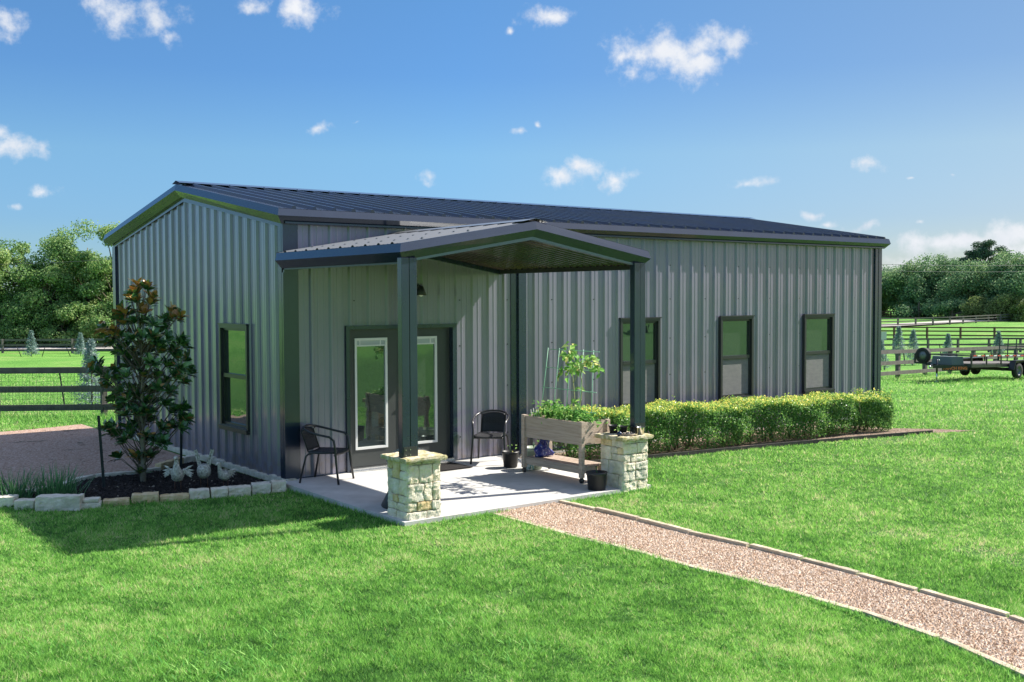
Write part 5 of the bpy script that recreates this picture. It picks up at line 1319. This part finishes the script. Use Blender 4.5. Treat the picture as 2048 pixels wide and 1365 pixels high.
for i, (x, y, H, Wd, lb) in enumerate(((34, -50, 9, 9, 'broad lawn tree behind the camera, mirrored in the left door glass'), (50, -44, 8, 8, 'lawn tree behind the camera, mirrored in the window beside the porch'), (10, -66, 10, 9, 'tallest lawn tree behind the camera, mirrored in glass only'))):
    tree_xy(x, y, 'leafy_tree', H, Wd, lb, 'lawn trees behind the camera', 'leaf_tree', 6000, .3, .2, 24, seed=120 + i)
GR = 'trees along the right skyline'
spec = [(1735, 222, 9.0, 12), (1768, 226, 9.4, 11), (1796, 220, 10.0, 11), (1822, 216, 10.6, 10), (1852, 214, 12.6, 11), (1882, 218, 12.4, 10), (1908, 212, 11.2, 10), (1940, 206, 11.2, 11), (1972, 210, 10.4, 11), (2008, 204, 12.6, 11), (2030, 200, 12.4, 10), (2056, 196, 11.6, 11), (2105, 200, 12.0, 12)]
for i, (px, D, H, Wd) in enumerate(spec):
    tree('leafy_tree', px, D, H, Wd, f'dark green tree on the right skyline, {ORD[i]} from the building', GR, 'leaf_tree2', 10000, .36, .03, 34, seed=60 + i)
for i, (px, D, H, Wd) in enumerate([(1838, 208, 4.0, 8), (1905, 200, 3.6, 8), (1958, 196, 4.2, 6), (1990, 194, 3.4, 6), (2022, 192, 4.4, 7), (2050, 190, 4.0, 6)]):
    tree('leafy_shrub', px, D, H, Wd, f'pale green shrub at the foot of the right trees, {ORD[i]} from the left', 'shrubs at the foot of the right trees', 'leaf_shrub' if i > 1 else 'leaf_tree2', 3500, .34, .0, 12, seed=90 + i, cat='shrub')
# tall open pine
x, y, z = at(1966, 212); t = thing('tall_pine', 'tall open crowned pine rising above the right tree line', 'tree', (x, y, z))
H = 15.4; g = np.random.default_rng(5); cs = []
for (dx_, hh_, r0) in ((-3.6, 10.2, 1.0), (-2.6, 11.6, 1.1), (-3.2, 12.6, .9), (-1.6, 13.0, 1.2), (-.6, 14.2, 1.2), (.6, 14.6, 1.1), (1.6, 14.4, 1.0), (2.6, 13.4, 1.1), (3.6, 12.6, 1.0), (4.3, 11.6, .8), (1.2, 12.6, 1.2), (0, 12.2, 1.0), (2.4, 11.4, 1.0), (-1.6, 10.8, 1.0), (.8, 10.4, .9), (-2.4, 9.4, .8), (2.8, 10.0, .8), (-1.0, 11.8, 1.0), (3.2, 12.2, .9), (-2.2, 12.4, .9), (.4, 13.6, 1.1), (1.9, 12.6, 1.0), (-3.9, 11.2, .8), (4.0, 12.2, .7), (-.4, 13.2, 1.0)):
    cs.append((dx_ * HR[0] * .95 + g.normal(0, .6) * HF[0], dx_ * HR[1] * .95 + g.normal(0, .6) * HF[1], hh_, r0))
C = []; N = []
for (a, b, c, r0) in cs:
    d = g.normal(size=(420, 3)); d /= np.linalg.norm(d, axis=1, keepdims=True); C.append(np.array([a, b, c]) + d * r0 * g.uniform(.4, 1.05, 420)[:, None] * np.array([1.1, 1.1, .6])); N.append(d + g.normal(size=(420, 3)) * .5)
C = np.concatenate(C); N = np.concatenate(N); L = g.uniform(.2, .42, len(C)); V, F, r = leaf_arrays(C, N, g.normal(size=C.shape), L, L * .5, g.random(len(C))); arr_mesh('crown', V, F, M['leaf_pine'], t, {'rnd': r})
mb = MB()
mb.tube([(0, 0, 0), (-.2, 0, 6), (-.3, 0, 9), (-1.0 * HR[0], -1.0 * HR[1], 13.2)], [.32, .26, .2, .06], 7); mb.tube([(-.25, 0, 8), (.8 * HR[0], .8 * HR[1], 10.5), (1.2 * HR[0], 1.2 * HR[1], 14)], [.2, .15, .05], 7)
for (a, b, c, r0) in cs: mb.tube([(0, 0, max(7.5, c - 2.2)), (a * .6, b * .6, c - .5), (a, b, c)], [.11, .07, .03], 5)
mb.build('trunk', M['bark'], t)
# power lines
mb = MB()
for k in (0, 1):
    A = np.array(at(1500, 150)) + (0, 0, 9.5 + k * .9); B = np.array(at(2400, 160)) + (0, 0, 9.6 + k * .9)
    mb.tube([A + (B - A) * s + np.array([0, 0, -1.2 * 4 * s * (1 - s)]) for s in np.linspace(0, 1, 15)], .025, 4)
tag(mb.build('power_line', M['wire']), 'pair of thin power lines sagging in front of right trees', 'power line')
mb = MB(); A = np.array(at(-500, 100)) + (0, 0, 9.3); B = np.array(at(300, 112)) + (0, 0, 9.6)
mb.tube([A + (B - A) * s + np.array([0, 0, -.8 * 4 * s * (1 - s)]) for s in np.linspace(0, 1, 15)], .02, 4)
tag(mb.build('power_line', M['wire']), 'single thin power line in the sky above the left trees', 'power line')

# ================================================================== lawn
def pip(px, py, poly):
    inside = np.zeros(len(px), bool); P = np.array(poly); j = len(P) - 1
    for i in range(len(P)):
        c = ((P[i, 1] > py) != (P[j, 1] > py)) & (px < (P[j, 0] - P[i, 0]) * (py - P[i, 1]) / (P[j, 1] - P[i, 1] + 1e-12) + P[i, 0]); inside ^= c; j = i
    return inside
bedpoly = bed_front + [(-.13, 2.8), (0, 9.2), (-1.2, 9.0), (-3.0, 8.9), (-5, 9.6), (-9, 11), (-9, 4.6), (-6, 2.4), (-4.4, 1.3)]
hedgepoly = [(3.74, -1.12), (5.65, -1.38), (8.28, -1.75), (10.7, -2.18), (11.9, -2.44), (12.9, -2.75), (12.5, -2.2), (12.0, -1.5), (12.0, .0), (3.74, .0)]
def lawn_ok(x, y):
    bad = (x > -.2) & (x < LEN + .1) & (y > -.05) & (y < DEP + .05)
    bad |= (x > -.14) & (x < 3.75) & (y > -3.28) & (y < .1)
    a = np.interp(-y, -pl_[:, 1], pl_[:, 0]); b = np.interp(-y, -pr_[:, 1], pr_[:, 0])
    bad |= (y < -3.2) & (x > a - .03) & (x < b + .03)
    bad |= pip(x, y, bedpoly) | pip(x, y, hedgepoly)
    return ~bad
def lawn_points(n, y0, y1, x0=-220, x1=2270):
    px = rng.uniform(x0, x1, n); py = rng.uniform(y0, y1, n)
    d = CF[None] + ((px - 1024) / FPX)[:, None] * CR[None] - ((py - 682.5) / FPX)[:, None] * CU[None]
    z = np.full(n, GZ)
    for _ in range(12):
        k = (z - CAM[2]) / d[:, 2]; P = CAM[None] + d * k[:, None]; z = .5 * z + .5 * terr(P[:, 0], P[:, 1])
    P[:, 2] = z; D = k
    ok = lawn_ok(P[:, 0], P[:, 1]) & (D < 75) & (D > 3)
    return P[ok], D[ok]
def noise2(x, y, s, seed):
    a = np.sin(x * s * 1.3 + y * s * .7 + seed) + np.sin(x * s * -.6 + y * s * 1.6 + seed * 2.1) + np.sin(x * s * 2.3 + y * s * 1.1 + seed * .7) * .6 + np.sin(x * s * .9 - y * s * 2.9 + seed * 1.7) * .6
    return a / 3.2
def vnoise(x, y, scale, seed):
    g_ = np.random.default_rng(seed).random((256, 256)) * 2 - 1
    u, v = x * scale + 1000, y * scale + 1000; i, j = np.floor(u).astype(int), np.floor(v).astype(int); fu, fv = u - i, v - j
    fu = fu * fu * (3 - 2 * fu); fv = fv * fv * (3 - 2 * fv); i0, j0, i1, j1 = i % 256, j % 256, (i + 1) % 256, (j + 1) % 256
    return (g_[i0, j0] * (1 - fu) + g_[i1, j0] * fu) * (1 - fv) + (g_[i0, j1] * (1 - fu) + g_[i1, j1] * fu) * fv
def grass_object(n, y0, y1, name):
    P, D = lawn_points(n, y0, y1)
    pn = vnoise(P[:, 0], P[:, 1], .8, 8) + .7 * vnoise(P[:, 0], P[:, 1], 3.1, 10); keep = (pn < .95) | (rng.random(len(P)) < .35); P, D = P[keep], D[keep]; pn = pn[keep]
    m_ = len(P); L = (.032 + .022 * rng.random(m_)) * np.clip(1 + .35 * vnoise(P[:, 0], P[:, 1], 2.1, 9) + .45 * vnoise(P[:, 0], P[:, 1], 11, 4), .45, 1.9); L = L * np.clip(D / 16, 1, 1.6)
    Wd = np.maximum(.0035, D * .00042)
    az = rng.uniform(0, 2 * np.pi, m_); lean = rng.uniform(.35, 1.3, m_)
    dx, dy = np.cos(az), np.sin(az); fa = rng.uniform(0, 2 * np.pi, m_); sx, sy = np.cos(fa), np.sin(fa)
    V = np.empty((m_, 3, 3)); hor = L * np.sin(lean); ver = L * np.cos(lean)
    V[:, 0] = P; V[:, 0, 0] -= sx * Wd; V[:, 0, 1] -= sy * Wd
    V[:, 1] = P; V[:, 1, 0] += sx * Wd; V[:, 1, 1] += sy * Wd
    V[:, 2, 0] = P[:, 0] + dx * hor; V[:, 2, 1] = P[:, 1] + dy * hor; V[:, 2, 2] = P[:, 2] + ver
    cl_ = vnoise(P[:, 0], P[:, 1], 11, 4) + .8 * vnoise(P[:, 0], P[:, 1], 26, 5)
    nn = .9 * vnoise(P[:, 0], P[:, 1], .45, 1) + .8 * vnoise(P[:, 0], P[:, 1], 1.5, 2) + .7 * vnoise(P[:, 0], P[:, 1], 4.5, 3) + .8 * cl_
    r = np.clip(.44 + .22 * nn + rng.normal(0, .26, m_) + (rng.random(m_) < .05) * .35 + np.clip(pn - .55, 0, .6) * .3, 0, 1)
    return arr_mesh(name, V.reshape(-1, 3), np.arange(m_ * 3).reshape(-1, 3), M['grass'], attrs={'rnd': np.repeat(r, 3)})
tag(grass_object(1150000, 745, 1470, 'lawn_grass'), 'short dense green lawn grass round the building', 'grass', kind='stuff')
# crabgrass tufts and taller fringe weeds
tufts = [(70, 1270, 40), (120, 1285, 46), (165, 1300, 40), (110, 1315, 30), (300, 1305, 46), (260, 1320, 30), (330, 1290, 34), (475, 1335, 46), (520, 1345, 40), (440, 1345, 30), (505, 1318, 26), (250, 1345, 20), (365, 1345, 18), (215, 1185, 26), (405, 1180, 28), (445, 1205, 20), (540, 1285, 18), (840, 1235, 30), (870, 1250, 30), (820, 1225, 22), (905, 1250, 20), (620, 1230, 20), (520, 1225, 20), (1040, 1290, 24), (1025, 1310, 24), (1085, 1300, 18), (1480, 1310, 14), (1590, 1345, 14), (1230, 1300, 12), (700, 1190, 12), (790, 1325, 12)]
TC, TL, TWd = [], [], []
for (px, py, k) in tufts:
    k = int(k * 2.2)
    c = np.array(G(px, py, GZ)); sp_ = .06 + k * .0011
    q = np.stack([rng.normal(c[0], sp_, k), rng.normal(c[1], sp_, k), np.full(k, GZ)], -1); TC.append(q); TL.append(rng.uniform(.04, .085, k)); TWd.append(rng.uniform(.010, .018, k))
TC = np.concatenate(TC); TL = np.concatenate(TL); TWd = np.concatenate(TWd)
tag(blades('crabgrass', TC, TL, TWd, rng.uniform(.4, .95, len(TC)), M['weed'], segs=3), 'scattered broad bladed crabgrass tufts in the near lawn', 'weeds', kind='stuff')
FC, FL_, FW = [], [], []
def fringe(a, b, n, sp, l0, l1):
    s = rng.random(n)[:, None]; a = np.array(a); b = np.array(b); p = a + (b - a) * s + rng.normal(0, sp, (n, 2)); z = terr(p[:, 0], p[:, 1])
    FC.append(np.concatenate([p, z[:, None]], 1)); FL_.append(rng.uniform(l0, l1, n)); FW.append(rng.uniform(.006, .012, n))
for a, b in zip(bed_front, bed_front[1:]): fringe(np.array(a) - (0, .05), np.array(b) - (0, .05), 160, .02, .04, .10)
fringe((-.18, -.1), (-.17, -3.2), 500, .02, .04, .09); fringe((.35, -3.34), (1.25, -3.34), 220, .025, .04, .08); fringe((2.45, -3.34), (3.7, -3.34), 260, .025, .04, .09)
for a, b in zip(pathL, pathL[1:]): fringe(np.array(a) - (.12, 0), np.array(b) - (.12, 0), 140, .02, .03, .07)
for a, b in zip(pathR, pathR[1:]): fringe(np.array(a) + (.12, 0), np.array(b) + (.12, 0), 140, .02, .03, .07)
a0, b0, c0 = at(-330, 23.5), at(205, 24.0), at(420, 24.6)
fringe(a0[:2], b0[:2], 2600, .5, .06, .22); fringe(b0[:2], c0[:2], 1200, .5, .06, .22)
fa_, fb_ = at(1640, 43.2), at(1797, 48.7); fringe(fa_[:2], fb_[:2], 500, .2, .1, .3); fc_ = at(2033, 58.7); fringe(fb_[:2], fc_[:2], 900, .2, .1, .3)
tq = np.array([tx, ty]); fringe(tq - tdir * 1.2, tq + tdir * 2.2, 900, .5, .08, .3)
FC = np.concatenate(FC); FL_ = np.concatenate(FL_); FW = np.concatenate(FW)
tag(blades('fringe_grass', FC, FL_, FW, rng.uniform(.2, .8, len(FC)), M['weed'], segs=2), 'longer untrimmed grass along stone edgings, slab and fences', 'grass', kind='stuff')
# mulch lumps in the bed
def samp_bed():
    while True:
        x, y = rng.uniform(-4.2, -.15), rng.uniform(-.1, 2.7)
        if pip(np.array([x]), np.array([y]), bed_front + bed_back + [(-4.4, 1.3)])[0]: return x, y
M['mchip'] = leafmat('mulch_chip', [(0, (.008, .007, .007)), (.8, (.03, .025, .022)), (.97, (.05, .04, .035)), (1, (.3, .26, .2))], .9, 0, .2)
tag(pebbles('bark_mulch', 5000, samp_bed, .03, M['mchip'], GZ + .03), 'dark shredded bark mulch covering the planting bed', 'mulch', kind='stuff')
